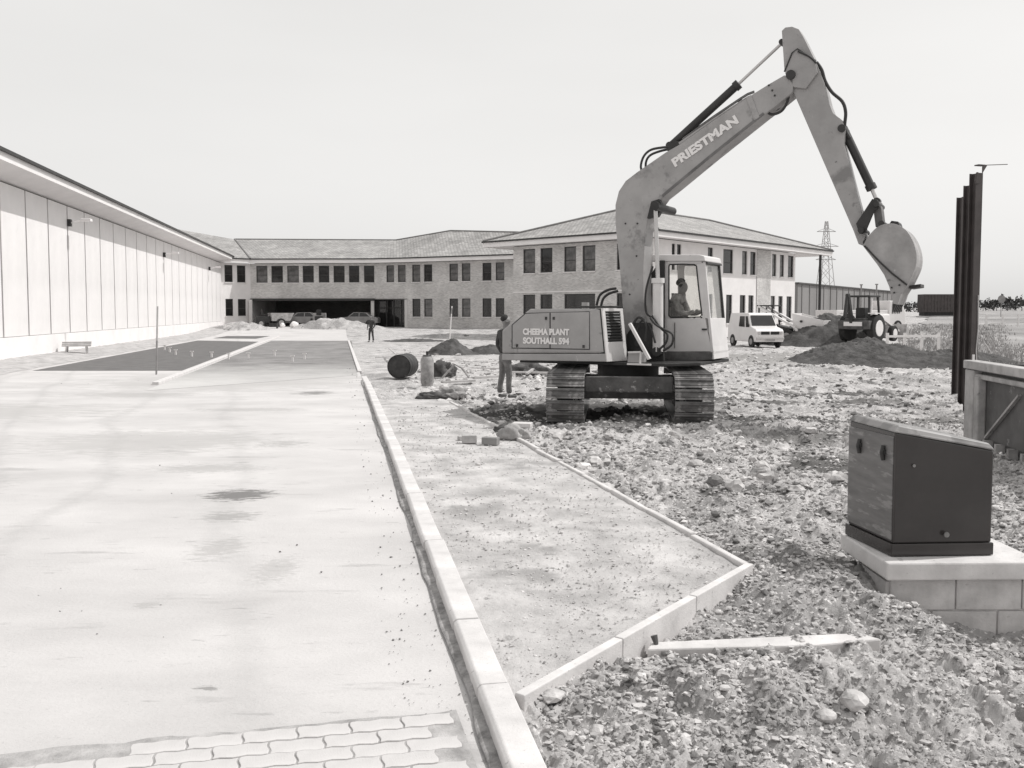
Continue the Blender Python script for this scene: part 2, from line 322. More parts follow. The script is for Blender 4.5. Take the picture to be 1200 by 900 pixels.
# ---------------------------------------------------------------- road, tarmac, path bed
def road_build(n, L, t, out, b):
    g = n.nodes.new('ShaderNodeNewGeometry')
    def patch(cx, cy, rx, ry, val, amt, sc, o, th=1.35):
        mm = n.nodes.new('ShaderNodeMapping'); mm.inputs['Location'].default_value = (-cx/rx, -cy/ry, 0); mm.inputs['Scale'].default_value = (1/rx, 1/ry, 0)
        L(g.outputs['Position'], mm.inputs[0]); ln = n.nodes.new('ShaderNodeVectorMath'); ln.operation = 'LENGTH'; L(mm.outputs[0], ln.inputs[0])
        m2_ = n.nodes.new('ShaderNodeMapping'); m2_.inputs['Scale'].default_value = (1, 3.2, 1); m2_.inputs['Location'].default_value = (cx, cy, 0); L(g.outputs['Position'], m2_.inputs[0])
        q = n.nodes.new('ShaderNodeTexNoise'); q.inputs['Scale'].default_value = sc; q.inputs['Detail'].default_value = 9; q.inputs['Roughness'].default_value = .68; L(m2_.outputs[0], q.inputs['Vector'])
        ad = n.nodes.new('ShaderNodeMath'); ad.operation = 'MULTIPLY_ADD'; ad.inputs[1].default_value = 1.9; L(q.outputs[0], ad.inputs[0]); L(ln.outputs['Value'], ad.inputs[2])
        r = n.nodes.new('ShaderNodeMapRange'); r.inputs['From Min'].default_value = th+.12; r.inputs['From Max'].default_value = th-.12; r.inputs['To Max'].default_value = amt; L(ad.outputs[0], r.inputs[0])
        mx = n.nodes.new('ShaderNodeMix'); mx.data_type = 'RGBA'; L(r.outputs[0], mx.inputs[0]); L(o, mx.inputs[6]); mx.inputs[7].default_value = (val, val*.975, val*.955, 1)
        return mx.outputs[2]
    for (x0, sl, amt) in ((-2.9, -.30, .15), (-4.5, -.30, .2), (-5.6, -.42, .2), (-7.3, -.42, .2)):
        sp = n.nodes.new('ShaderNodeSeparateXYZ'); L(g.outputs['Position'], sp.inputs[0])
        q0 = n.nodes.new('ShaderNodeTexNoise'); q0.inputs['Scale'].default_value = .16; q0.inputs['Detail'].default_value = 1; L(g.outputs['Position'], q0.inputs['Vector'])
        e1 = n.nodes.new('ShaderNodeMath'); e1.operation = 'MULTIPLY_ADD'; e1.inputs[1].default_value = -sl; L(sp.outputs['Y'], e1.inputs[0]); L(sp.outputs['X'], e1.inputs[2])
        e2 = n.nodes.new('ShaderNodeMath'); e2.operation = 'MULTIPLY_ADD'; e2.inputs[1].default_value = 2.2; L(q0.outputs[0], e2.inputs[0]); L(e1.outputs[0], e2.inputs[2])
        e3 = n.nodes.new('ShaderNodeMath'); e3.operation = 'ADD'; e3.inputs[1].default_value = -(x0-sl*9)-1.1; L(e2.outputs[0], e3.inputs[0])
        e4 = n.nodes.new('ShaderNodeMath'); e4.operation = 'ABSOLUTE'; L(e3.outputs[0], e4.inputs[0])
        q = n.nodes.new('ShaderNodeTexNoise'); q.inputs['Scale'].default_value = 5; q.inputs['Detail'].default_value = 10; q.inputs['Roughness'].default_value = .75; L(g.outputs['Position'], q.inputs['Vector'])
        e5 = n.nodes.new('ShaderNodeMath'); e5.operation = 'MULTIPLY_ADD'; e5.inputs[1].default_value = .8; L(q.outputs[0], e5.inputs[0]); L(e4.outputs[0], e5.inputs[2])
        r = n.nodes.new('ShaderNodeMapRange'); r.inputs['From Min'].default_value = .60; r.inputs['From Max'].default_value = .38; r.inputs['To Max'].default_value = amt*1.6; L(e5.outputs[0], r.inputs[0])
        mx = n.nodes.new('ShaderNodeMix'); mx.data_type = 'RGBA'; L(r.outputs[0], mx.inputs[0]); L(out, mx.inputs[6]); mx.inputs[7].default_value = (.36, .352, .348, 1); out = mx.outputs[2]
    for a in ROADP: out = patch(*a[:7], out, *a[7:])
    return out
ROADP = [(-2.75, 9.05, .62, .55, .17, .9, 6.0, 1.42), (-2.55, 8.1, .6, .5, .3, .7, 6.5, 1.3), (-4.5, 20.5, .9, 1.2, .2, .8, 3.0, 1.3), (-3.2, 12.6, 1.0, 1.0, .3, .6, 5, 1.2),
         (-7.5, 24, 5.5, 5, .42, .6, 1.6, 1.55), (-5.2, 12.8, 3.0, 2.2, .40, .55, 3.1, 1.45), (-9.5, 16.5, 4, 3, .42, .6, 2.2, 1.4), (-1.5, 4.35, .12, .06, .25, .8, 14, 1.35), (-2.3, 5.6, .2, .16, .38, .6, 12, 1.3),
         (-3.6, 10.6, 1.6, .7, .34, .5, 7, 1.3), (-6.2, 9.6, 1.6, 1.0, .36, .45, 5, 1.35), (-1.7, 6.4, .4, .8, .36, .5, 14, 1.3), (-8.5, 20, 3, 1.2, .36, .5, 3, 1.4), (-5.0, 17, 2.5, .8, .34, .5, 5, 1.3), (-2.3, 7.0, .5, .9, .36, .6, 8, 1.25)]
M_ROAD = mat('dusty_concrete_base', .545, .92, .12, .6, bump=.006, bscale=40, detail=9, spec=.15, sstretch=(.75, 1.35, 1),
             spots=[(1.6, .60, .44, (.45, 2.0, 1)), (6, .64, .40, (.45, 1.5, 1)), (26, .64, .46, (.8, 1.3, 1)), (60, .66, .42, (1, 1, 1)), (3.1, .66, .30, (.4, 2.4, 1))], build=road_build)
def sheet(name, pts, z, m, kind='structure', parent=None):
    b = MB(); b.quad(*[(p[0], p[1], z) for p in pts]); o = b.build(name, m, parent); return tag(o, kind=kind) if kind else o
# ragged road mesh with very slight waves
ys = cells(2.2, 90, .02); A = np.linspace(0, 1, 90)
Y = np.repeat(ys[:, None], 90, 1); XR = kx(Y)+.0; XL = -18.0-.1764*(Y-32.7)-1; X = XL + (XR-XL)*A[None, :]
Z = .012*fbm(X*.35, Y*.6, 4, 4)*ss(3, 7, Y)*np.minimum(1, (XR-X)/1.0)*(1-ss(13, 20, Y))
Z = Z + ss(66, 84, Y)*.40
rd = grid('road', X, Y, Z, M_ROAD); tag(rd, kind='structure')
def zr(x, y): return .013 + (float(ss(66, 84, np.array([y]))[0])*.40)
M_TAR = mat('fresh_tarmac', .15, .9, .15, 2.0, bump=.004, bscale=60, spec=.2, spots=[(2.0, .64, .16, (.6, 1.6, 1))])
M_TAR2 = mat('worn_tarmac_dusty', .27, .92, .35, .8, bump=.006, bscale=40, spec=.15, detail=10, spots=[(1.6, .56, .34, (.5, 2.4, 1)), (7, .6, .42, (.6, 1.6, 1))])
M_CONC = mat('kerb_concrete', .60, .85, .14, 4, bump=.003, bscale=60, spec=.2, spots=[(9, .62, .40, (1, 1, 1)), (30, .64, .36, (1, 1, 1))])
def P(px, py, z=0): v = onz(px, py, z); return (v.x, v.y)
sheet('tarmac_bay', [P(38, 434.5), P(213, 434.5), P(303, 400.5), P(232, 399)], .005, M_TAR)
sheet('far_tarmac_bay', [P(250, 396.5), P(300, 397), P(335, 390.5), P(290, 390)], .012, M_TAR)
q = [(205, 447), (318, 399), (412, 399), (417, 430)]
# worn strip with an uneven near edge
def worn_build(n, L, t, out, b):
    g = n.nodes.new('ShaderNodeNewGeometry'); sp = n.nodes.new('ShaderNodeSeparateXYZ'); L(g.outputs['Position'], sp.inputs[0])
    q = n.nodes.new('ShaderNodeTexNoise'); q.inputs['Scale'].default_value = .55; q.inputs['Detail'].default_value = 10; q.inputs['Roughness'].default_value = .7; L(g.outputs['Position'], q.inputs['Vector'])
    m_ = n.nodes.new('ShaderNodeMath'); m_.operation = 'MULTIPLY_ADD'; m_.inputs[1].default_value = 9; L(q.outputs[0], m_.inputs[0]); L(sp.outputs['Y'], m_.inputs[2])
    r = n.nodes.new('ShaderNodeMapRange'); r.inputs['From Min'].default_value = 27; r.inputs['From Max'].default_value = 37; L(m_.outputs[0], r.inputs[0])
    mx = n.nodes.new('ShaderNodeMix'); mx.data_type = 'RGBA'; L(r.outputs[0], mx.inputs[0]); mx.inputs[6].default_value = (.54, .53, .52, 1); L(out, mx.inputs[7]); return mx.outputs[2]
M_LANE = mat('worn_tarmac_lane', .23, .92, .25, .8, bump=.006, bscale=40, spec=.15, detail=10, spots=[(1.6, .58, .36, (.5, 2.0, 1)), (7, .62, .42, (.6, 1.6, 1))], build=worn_build)
sheet('worn_tarmac_lane', [P(170, 458), P(419, 440), P(412, 399.3), P(318, 399.3)], .004, M_LANE)
# flush kerb between the tarmac bay and the lane
k0, k1 = onz(182, 449, .05), onz(327, 394, .05)
fk = thing('flush_kerb', 'pale low kerb between the dark tarmac bay and the worn lane', 'kerb', (k0.x, k0.y, 0))
d = (k1-k0); nK = int(d.length/1.83); 
first = None
for i in range(nK):
    a = k0 + d*(i/nK); 
    if first is None:
        b = MB(); b.box((0, d.length/nK/2, -.02), (.16, d.length/nK-.012, .14)); first = b.build('kerb_stone', M_CONC, fk, bevel=.012); o = first
    else: o = dup(first, fk)
    o.location = (a.x-k0.x, a.y-k0.y, .03); o.rotation_euler = (0, 0, -math.atan2(d.x, d.y))

# main kerb, stone by stone
kb = thing('road_kerb', 'long raised concrete kerb running from the foreground along the pale road', 'kerb', (kx(2.4)+.075, 2.4, 0))
ka = math.atan(.192); first = None; L0 = .915; kd = Vector((-math.sin(ka), math.cos(ka), 0))
for i in range(26):
    s = i*L0
    if first is None:
        b = MB(); b.prism([(-.075, 0, -.12), (.075, 0, -.12), (.075, 0, .095), (-.055, 0, .095), (-.075, 0, .078)], (0, L0-.006, 0)); first = b.build('kerb_stone', M_CONC, kb, bevel=.006); o = first
    else: o = dup(first, kb)
    p = kd*s; sink = 0 if i < 22 else -.02*(i-21)
    o.location = (p.x+random.uniform(-.004, .004), p.y, random.uniform(-.004, .004)+sink); o.rotation_euler = (random.uniform(-.003, .003), random.uniform(-.01, .01), ka+random.uniform(-.006, .006))
# far continuation of the kerb, flush
fk2 = thing('edging_strip', 'thin flush edging carrying on from the raised kerb towards the office entrance', 'kerb', (kx(27.5), 27.5, 0))
for i in range(12):
    b = MB(); b.box((0, 1.25, 0), (.12, 2.45, .09)); o = b.build('kerb_stone', M_CONC, fk2, bevel=.01) if i == 0 else dup(fk2.children[0], fk2)
    p = kd*(i*2.5); o.location = (p.x, p.y, .0); o.rotation_euler = (0, 0, ka)

# gutter grit along the kerb
M_GRIT = mat('dark_grit', .33, .95, .4, 14, bump=.01, bscale=50, spec=.1)
ys = np.linspace(2.3, 24, 420); A = np.linspace(0, 1, 9); Y = np.repeat(ys[:, None], 9, 1)
wd = .055 + .035*fbm(ys*1.2, ys*0, 3, 2) + .0*ys; X = kx(Y)+.005 - wd[:, None]*(1-A[None, :]); Z = .004 + .016*np.sqrt(A)[None, :]*(1+.8*fbm(X*18, Y*18, 3, 6))+ .0*Y
Z[:, 0] = .0015; tag(grid('gutter_grit', X, Y, Z+.012, M_GRIT), 'strip of dark loose grit in the gutter against the road kerb', 'grit', kind='stuff')

# path bed
def path_build(n, L, t, out, b): return out
M_PATH = mat('path_bed_grit', .48, .95, .28, 2.2, bump=.012, bscale=38, detail=11, spec=.1, spots=[(7, .62, .25, (1, 1.5, 1)), (26, .66, .17, (1, 1, 1)), (.7, .6, .33, (1, 1, 1))])
ys = cells(3.9, 18.4, .007); A = np.linspace(0, 1, 150); Y = np.repeat(ys[:, None], 150, 1)
XL = kx(Y)+.13; XE = EN0.x + (Y-EN0.y)*(EN1.x-EN0.x)/(EN1.y-EN0.y); XR = np.minimum(ex(Y)+.02, np.maximum(XE+.02, XL+.002)); X = XL + (XR-XL)*A[None, :]
Z = .058 + .012*fbm(X*1.4, Y*1.4, 3, 7) + .007*fbm(X*14, Y*14, 4, 8) - .008*np.maximum(0, fbm(X*5, Y*5, 3, 30)-.25)*2
tag(grid('path_bed', X, Y, Z, M_PATH), kind='structure')
# low kerb closing the bed
ek = thing('end_kerb', 'short pale kerb slab run closing the near end of the gritty path bed', 'kerb', (EN0.x, EN0.y, 0))
d = EN1-EN0; a = math.atan2(d.y, d.x); nE = 3
for i in range(nE):
    Ls = d.length/nE
    b = MB(); b.box((Ls/2, -.03, -.02), (Ls-.006, .055, .24)); o = b.build('kerb_stone', M_CONC, ek, bevel=.006) if i == 0 else dup(ek.children[0], ek)
    p = d*(i/nE); o.location = (p.x, p.y, .0+.002*i); o.rotation_euler = (0, 0, a)
M_WOOD = mat('weathered_timber', .42, .85, .25, 3, bump=.003, bscale=40, sstretch=(1, .1, 1), spec=.2)
M_WOODL = mat('pale_timber', .58, .8, .12, 3, bump=.002, bscale=40, spec=.2)
te = thing('edging', 'narrow concrete edging between the path bed and the churned soil', 'kerb', (ex(6.22), 6.22, 0))
ea = math.atan(.248); edv = Vector((-math.sin(ea), math.cos(ea), 0))
for i in range(13):
    Ls = .915
    b = MB(); b.box((.03, Ls/2, -.0), (.055, Ls-.008, .19)); o = b.build('edging_stone', M_CONC, te, bevel=.012) if i == 0 else dup(te.children[0], te)
    p = edv*(i*Ls); o.location = (p.x+random.uniform(-.006, .006), p.y, random.uniform(-.012, .006)); o.rotation_euler = (random.uniform(-.01, .01), random.uniform(-.06, .06), ea+random.uniform(-.012, .012))

# half buried slab in the rubble
b = MB(); b.prism([(-.62, -.04, -.05), (-.58, .06, -.05), (.62, .09, -.05), (.70, -.01, -.05), (.3, -.06, -.05)], (0, 0, .10))
o = b.build('concrete_slab', M_CONC, loc=(1.36, 4.93, -.035), bevel=.01); o.rotation_euler = (.03, -.02, .04); tag(o, 'long pale concrete haunching slab half buried in the foreground rubble', 'slab')
b = MB(); b.tube([(0, 0, -.1), (.01, 0, .03), (0, .01, .07)], [.012, .014, .02], 8); o = b.build('iron_peg', mat('rust', .1, .8), loc=(.79, 4.93, -.02)); tag(o, 'small rusty iron peg standing at the left tip of the buried slab', 'peg')

# ---------------------------------------------------------------- block paving in the near left corner
M_PAVE = mat('paving_block_concrete', .56, .85, .12, 2.5, bump=.002, bscale=120, spec=.2)
M_JOINT = mat('paving_joint_sand', .38, .95, .3, 8, bump=.006, bscale=60)
pa = thing('block_paving', 'patch of interlocking concrete paving blocks in the near left road corner', 'paving', (-.30, 4.04, 0))
av = Vector((math.cos(ka), math.sin(ka)*1.0, 0)); av = Vector((.976, .216, 0)); bv = Vector((-.216, .976, 0))
BLv, BWd = .228, .112
def wave(t): return .5*math.sin(t*2*PI) 
outl = []
N = 8
for i in range(N): t = i/N; outl.append((-BLv/2+BLv*t + .0, -BWd/2 + 0.011*wave(2*t)))
for i in range(N): t = i/N; outl.append((BLv/2 + 0.011*wave(t), -BWd/2+BWd*t))
for i in range(N): t = 1-i/N; outl.append((-BLv/2+BLv*t, BWd/2 + 0.011*wave(2*t)))
for i in range(N): t = 1-i/N; outl.append((-BLv/2 + 0.011*wave(t), -BWd/2+BWd*t))
outl = [(x*.96, y*.92) for x, y in outl]
b = MB(); b.prism([(x, y, 0) for x, y in outl], (0, 0, .03)); blk = None
for r_ in range(7):
    for c_ in range(12):
        if r_ == 0 and c_ > 5: continue
        if r_ == 1 and c_ > 9: continue
        if (r_ < 2 and c_ > 6 and random.random() < .5): continue
        if blk is None: blk = b.build('brick', M_PAVE, pa, bevel=.003); o = blk
        else: o = dup(blk, pa)
        p = av*(-(c_+.5)*BLv - (r_ % 2)*BLv*.5 + .02) + bv*(-(r_+.5)*BWd)
        o.location = (p.x, p.y, -.0115+random.uniform(-.002, .002)+.0); o.rotation_euler = (random.uniform(-.01, .01), random.uniform(-.01, .01), math.atan2(.216, .976)+random.uniform(-.01, .01))
jb = MB(); o0 = Vector((-.30, 4.04, 0)); c4 = [o0+av*.03+bv*.0, o0-av*2.85+bv*.0, o0-av*2.85-bv*.85, o0+av*.03-bv*.85]
near = []; top = []
for i in range(30): f = i/29; top.append(o0+av*(.05-2.6*f)+bv*(.015+.03*random.random())); near.append(o0+av*(.05-2.6*f)-bv*.86)
for i in range(29): jb.quad((*near[i].xy, .0138), (*near[i+1].xy, .0138), (*top[i+1].xy, .0138), (*top[i].xy, .0138))
tag(jb.build('paving_bed', M_JOINT), kind='structure')

# ---------------------------------------------------------------- rubble, stones, clods
M_STONE = mat('pale_rubble', .52, .92, .35, 3.0, bump=.006, bscale=30, spec=.15, spots=[(2.5, .58, .2, (1, 1, 1))])
M_STONED = mat('dark_clod', .2, .95, .3, 6, bump=.006, bscale=30, spec=.1)
def scatter(name, n, y0, y1, t0, t1, r0, r1, ok, m, label, cat, seed, sub=1, grow=.5):
    rg = np.random.RandomState(seed); b = MB(); vs = np.array(ICO[sub][0]); fs = np.array(ICO[sub][1]); V = []; Fc = []; k = 0
    T = t0+(t1-t0)*rg.rand(n*3); Y = y0*np.exp(rg.rand(n*3)*math.log(y1/y0)); X = T*Y; g = ok(X, Y, rg); X = X[g][:n]; Y = Y[g][:n]; H = hfun(X, Y)
    for i in range(len(X)):
        r = (r0+(r1-r0)*rg.rand()**3)*(Y[i]/y0)**grow
        mm = vs*(1+.55*(rg.rand(len(vs), 1)-.5)*2)*r*np.array((1, .7+.6*rg.rand(), .4+.4*rg.rand())); a = rg.rand()*6.28; ca, sa = math.cos(a), math.sin(a)
        mm = mm @ np.array(((ca, sa, 0), (-sa, ca, 0), (0, 0, 1))) + np.array((X[i], Y[i], H[i]+r*.15)); V.append(mm); Fc.append(fs+k); k += len(vs)
    b.v = [tuple(p) for p in np.concatenate(V)]; b.f = [tuple(int(q) for q in f) for f in np.concatenate(Fc)]
    o = b.build(name, m); return tag(o, label, cat, kind='stuff')
def okr(X, Y, rg):
    inp = (X < ex(Y)+.1) & (endside(X, Y) > -.12) & (Y < 18.5)
    dens = vnoise(X*1.1, Y*1.1, 40)
    track = (np.abs(X-2.1) < 1.8) & (Y > 14.4) & (Y < 18.5)
    return (X > kx(Y)+.25) & ~inp & ~track & (dens+.25*rg.rand(len(X)) > .45) & ~((X > 2.35) & (X < 3.4) & (Y > 5.85) & (Y < 6.9))
scatter('rubble', 9000, 3.4, 20, -.06, .62, .003, .022, okr, M_STONE, 'pale loose stones and clay crumbs strewn over the churned soil', 'rubble', 3, 1, .55)
scatter('soil_crumbs', 38000, 3.3, 16, -.06, .64, .003, .017, lambda X, Y, rg: (okr(X, Y, rg) | ((X > kx(Y)+.25) & (endside(X, Y) < -.12) & (rg.rand(len(X)) < .7)) | ((X > ex(Y)+.12) & (Y > 6.3) & (rg.rand(len(X)) < .7))) & ~((X > 2.42) & (X < 3.5) & (Y > 5.93) & (Y < 6.75)), mat('dry_clay_crumb', .40, .95, .4, 3.0, spec=.1, spots=[(3, .58, .22, (1, 1, 1))]), 'sharp crumbs of dry clay covering the churned soil', 'soil', 77, 1, .55)
scatter('far_rubble', 2500, 18, 45, -.12, .62, .03, .10, lambda X, Y, rg: (X > kx(Y)+.4) & (vnoise(X*.5, Y*.5, 44)+.3*rg.rand(len(X)) > .55), M_STONE, 'loose stones over the distant part of the building site', 'rubble', 5, 1, .3)
scatter('dark_clods', 6000, 3.4, 34, -.05, .62, .003, .022, okr, M_STONED, 'small dark soil clods among the pale rubble', 'soil', 8, 1, .7)
scatter('road_crumbs', 1500, 3.6, 30, -.55, -.03, .002, .007, lambda X, Y, rg: (X < kx(Y)-.02) & ((rg.rand(len(X)) < .04*(vnoise(X*.7, Y*1.6, 33) > .60)) | ((kx(Y)-X < .4) & (rg.rand(len(X)) < .8))), M_STONED, 'specks of grit and crumbs scattered across the pale road surface', 'grit', 9, 1, .5).location.z = .055
# grit on the bed
def okp(X, Y, rg): return (X < ex(Y)-.03) & (X > kx(Y)+.18) & (endside(X, Y) > .1) & (Y < 18)
scatter('bed_grit', 3500, 4.2, 17, -.13, .3, .003, .009, okp, M_STONE, 'fine pebbles lying on the gritty path bed', 'grit', 12, 1, .6).location.z = .112

def stone(px, py, r, label, m=M_STONE, seed=1, flat=.65, z=None, name='stone', sub=2, jit=.14, cat='stone'):
    p = onz(px, py, 0); h = hz(p.x, p.y) if z is None else z; p = onz(px, py, h)
    b = MB(); b.blob((0, 0, 0), r, sub, jit, flat, seed); o = b.build(name, m, loc=(p.x, p.y, h+(r if not hasattr(r, '__len__') else r[2])*flat*.5)); return tag(o, label, cat)
stone(1000, 826, .07, 'large pale stone half sunk beside the dark hollow at bottom right', seed=4)
stone(968, 842, .045, 'fist sized stone just left of the biggest foreground stone', seed=6)
stone(648, 818, .07, 'flattish pale stone against the corner of the road kerb and end kerb', seed=8, flat=.35)
stone(757, 760, .035, 'broken stone lying above the iron peg', seed=9)
stone(700, 860, .04, 'pale stone at the bottom edge right of the road kerb', seed=10)
stone(985, 655, .05, 'stone against the left side of the kiosk slab', seed=13)
stone(838, 568, .10, 'large clay lump in the churned soil right of the edging', seed=14, m=M_STONED)
stone(560, 545, .03, 'lone pebble on the path bed below the loose bricks', seed=17, z=.06)
stone(520, 455, .1, 'pale round rock on top of the sack pile', seed=15, z=.1)

# ---------------------------------------------------------------- loose items round the bed's far end
M_SACK = mat('dark_sacking', .10, .95, .3, 4, bump=.02, bscale=12)
M_SACKL = mat('grey_sacking', .36, .95, .3, 5, bump=.02, bscale=12)
M_BRICKP = mat('pale_brick', .42, .9, .2, 9, bump=.004, bscale=60)
def lump(name, px, py, rr, label, m, seed, cat, z=.06, flat=1, sub=3, jit=.09):
    p = onz(px, py, z); b = MB(); V = np.array(ICO4[0]); q_ = V*2.2+seed*3.1
    f1 = np.abs(fbm(q_[:, 0]+q_[:, 2]*.7, q_[:, 1]-q_[:, 2]*.5, 4, seed)); f2 = fbm(V[:, 0]*1.1+seed, V[:, 1]*1.3+V[:, 2], 2, seed+3)
    V = V*(.95-.75*f1+.45*f2)[:, None]*np.array(rr); V[:, 2] = np.where(V[:, 2] < -rr[2]*.35, -rr[2]*.35, V[:, 2])+rr[2]*.33
    b.v = [tuple(v_) for v_ in V]; b.f = ICO4[1]; o = b.build(name, m, loc=(p.x, p.y, z), smooth=True); return tag(o, label, cat)
lump('sack', 502, 467, (.38, .17, .12), 'dark crumpled sack lying at the far left end of the path bed', M_SACK, 3, 'sack')
lump('sack', 530, 466, (.34, .2, .2), 'bulging grey sack beside the dark sack, right at the start of the edging', M_SACKL, 5, 'sack')
lump('sack', 604, 514, (.26, .16, .16), 'pale sack slumped over the edging in front of the excavator', M_SACKL, 8, 'sack')
lump('sack', 588, 506, (.16, .12, .10), 'small dark bundle tucked behind the pale sack on the edging', M_SACK, 9, 'sack')
def brick(px, py, rz, label, d=(.215, .1, .07), m=M_BRICKP, z=.065, name='brick', cat='brick'):
    p = onz(px, py, z); b = MB(); b.box((0, 0, d[2]/2), d); o = b.build(name, m, loc=(p.x, p.y, z), bevel=.008); o.rotation_euler = (0, 0, rz); return tag(o, label, cat)
brick(550, 519, .1, 'upright pale block, the left one of the loose bricks on the bed', (.2, .12, .11))
brick(575, 521, -.35, 'darker brick lying between the left block and the pale sack', (.22, .12, .10), mat('dark_brick', .25, .9, .2))
brick(612, 500, -.2, 'flat pale slab of concrete lying on the slumped sack', (.28, .2, .06), M_CONC, .17, 'concrete_lump', 'slab')
brick(541, 516, .5, 'half brick, small, at the left tip of the loose bricks', (.1, .08, .06))

# scrap pile pieces on the bed end and by the edging
b = MB(); rg_ = np.random.RandomState(5)
for i in range(60):
    p = onz(rg_.uniform(492, 550), rg_.uniform(454, 471), .03); b.blob(tuple(p), rg_.uniform(.03, .11), 1, .35, .65, i)
for i in range(26):
    p = onz(rg_.uniform(575, 640), rg_.uniform(492, 520), .03); b.blob(tuple(p), rg_.uniform(.02, .07), 1, .35, .65, i+80)
tag(b.build('broken_rubble', M_STONE), 'broken stones heaped round the sacks on the path bed', 'rubble', kind='stuff')
# oil drum
M_DRUM = mat('dark_drum_steel', .05, .55, .4, 5, metal=.3, bump=.003, bscale=20)
def drum():
    p = onz(467, 444, 0); t = thing('oil_drum', 'dark steel oil drum lying on its side with its end towards the camera', 'drum', (p.x, p.y+.1, 0), R(-8))
    r = .32; b = MB(); pts = []; rs = []
    for i in range(19):
        y = i*.05; rs.append(r + (.012 if i in (0, 6, 12, 18) else 0)); pts.append((0, y, r+.01))
    b.tube(pts, rs, 32, caps=False); autosmooth(b.build('drum_body', M_DRUM, t))
    b = MB(); b.tube([(0, .02, r+.01), (0, .03, r+.01)], r*.985, 32); b.build('drum_end', M_DRUM, t)
    b = MB(); b.tube([(0, .88, r+.01), (0, .87, r+.01)], r*.985, 32); b.build('drum_end', M_DRUM, t)
    b = MB(); b.tube([(.18, .0, r+.1), (.18, .03, r+.1)], .03, 12); b.build('bung', M_DRUM, t)
drum()
# gas bottle
M_BOT = mat('bottle_paint', .3, .6, .35, 6, bump=.002, spots=[(6, .6, .12, (1, 1, .4))])
p = onz(500, 453, 0); t = thing('gas_bottle', 'upright dented grey gas bottle standing right of the oil drum', 'gas bottle', (p.x, p.y+.16, 0))
b = MB(); b.tube([(0, 0, .0), (0, 0, .05), (0, 0, .09), (0, 0, .64), (0, 0, .70), (0, 0, .75), (0, 0, .77)], [.145, .145, .165, .165, .145, .09, .05], 24); autosmooth(b.build('bottle_body', M_BOT, t))
b = MB(); b.tube([(0, 0, .77), (0, 0, .84)], .03, 10); b.box((0.03, 0, .85), (.12, .03, .03)); b.build('valve', M_DRUM, t)
b = MB(); b.tube([(.1*math.cos(a_), .1*math.sin(a_), .76+.0*a_) for a_ in np.linspace(0, 6.28, 17)], .012, 6); b.tube([(.1, 0, .7), (.1, 0, .76)], .01, 6); b.tube([(-.1, 0, .7), (-.1, 0, .76)], .01, 6); b.build('valve_guard', M_DRUM, t)
lump('tarpaulin', 519, 441, (.42, .3, .36), 'crumpled dark tarpaulin heap behind the gas bottle', M_SACK, 21, 'tarpaulin', 0)
b = MB(); b.tube([(0, 0, .02), (.35, .05, .4), (.55, 0, .3), (.75, .0, .03)], .03, 8); p = onz(519, 443); o = b.build('hose_pipe', M_SACKL, loc=(p.x, p.y-.35, 0)); tag(o, 'pale bent hose draped over the dark tarpaulin', 'hose')
def plank(px0, py0, px1, py1, z, wd, th, label, m=M_WOOD, name='plank', cat='plank'):
    a = onz(px0, py0, z); c = onz(px1, py1, z); b = MB(); b.bar(a, c, wd, th); return tag(b.build(name, m, world=True, loc=(a.x, a.y, a.z)), label, cat)
plank(456, 408, 464, 415, .3, .06, .03, 'short stick leaning behind the oil drum')
plank(518, 448, 556, 446, .05, .12, .05, 'grey plank lying flat right of the gas bottle')
plank(555, 443, 600, 440, .06, .09, .06, 'longer plank lying towards the man behind the digger')
plank(552, 431, 602, 432, .03, .08, .04, 'thin far plank of the planks left of the man', M_WOODL)
plank(440, 419, 500, 417, .02, .06, .03, 'thin rail lying across the pale ground beyond the oil drum')
lump('scrap_heap', 622, 438, (.62, .4, .26), 'low dark scrap heap behind the left excavator track', M_SACK, 31, 'scrap heap', 0)
plank(617, 438, 640, 422, .15, .07, .05, 'stick poking up out of the dark scrap heap')
plank(600, 436, 648, 437, .1, .09, .05, 'board lying across the foot of the dark scrap heap', M_WOODL)

# soil heaps
M_SOIL = mat('dark_soil_heap', .10, .95, .35, 2.0, bump=.05, bscale=6, detail=10, spec=.1, spots=[(3, .66, .16, (1, 1, 1))])
def heap(cx, cy, rx, ry, h, label, seed, m=M_SOIL, n=90, sharp=1.6, z0=None):
    A = np.linspace(0, 2*PI, n); Rr = np.linspace(0, 1.0, n//2); RR, AA = np.meshgrid(Rr, A); rr = 1+.22*fbm(np.cos(AA)*1.5+seed, np.sin(AA)*1.5, 3, seed)
    X = cx+rx*RR*rr*np.cos(AA); Y = cy+ry*RR*rr*np.sin(AA); base = hfun(X, Y) if z0 is None else z0+0*X
    prof = (1-RR**sharp)**1.2; Z = base-.06 + h*prof*(1+.35*fbm(X*.8, Y*.8, 3, seed+3)) + np.minimum(1, prof*3)*(.10*fbm(X*2.2, Y*2.2, 4, seed+5)*h + .035*fbm(X*8, Y*8, 3, seed+7))
    X[-1], Y[-1], Z[-1] = X[0], Y[0], Z[0]; Z = Z + .05*lumps(X, Y, 3.0, seed)*np.minimum(1, prof*3)
    o = grid('soil_heap', X-cx, Y-cy, Z, m); o.location = (cx, cy, 0); return tag(o, label, 'soil heap')
heap(13.2, 33.6, 3.1, 4.0, .85, 'broad dark soil heap in front of the tractor, left of the steel posts', 3, n=160)
heap(15.7, 32.4, 2.6, 4.0, .55, 'lower dark soil ridge running from the broad heap towards the steel posts', 8, n=140)
heap(17.6, 51, 3.4, 3, 1.75, 'tall dark soil heap behind the white skip and left of the tractor', 11, n=100)
heap(-2.7, 40.0, 1.15, 1.0, .78, 'dark soil heap beside the white survey pole', 14)
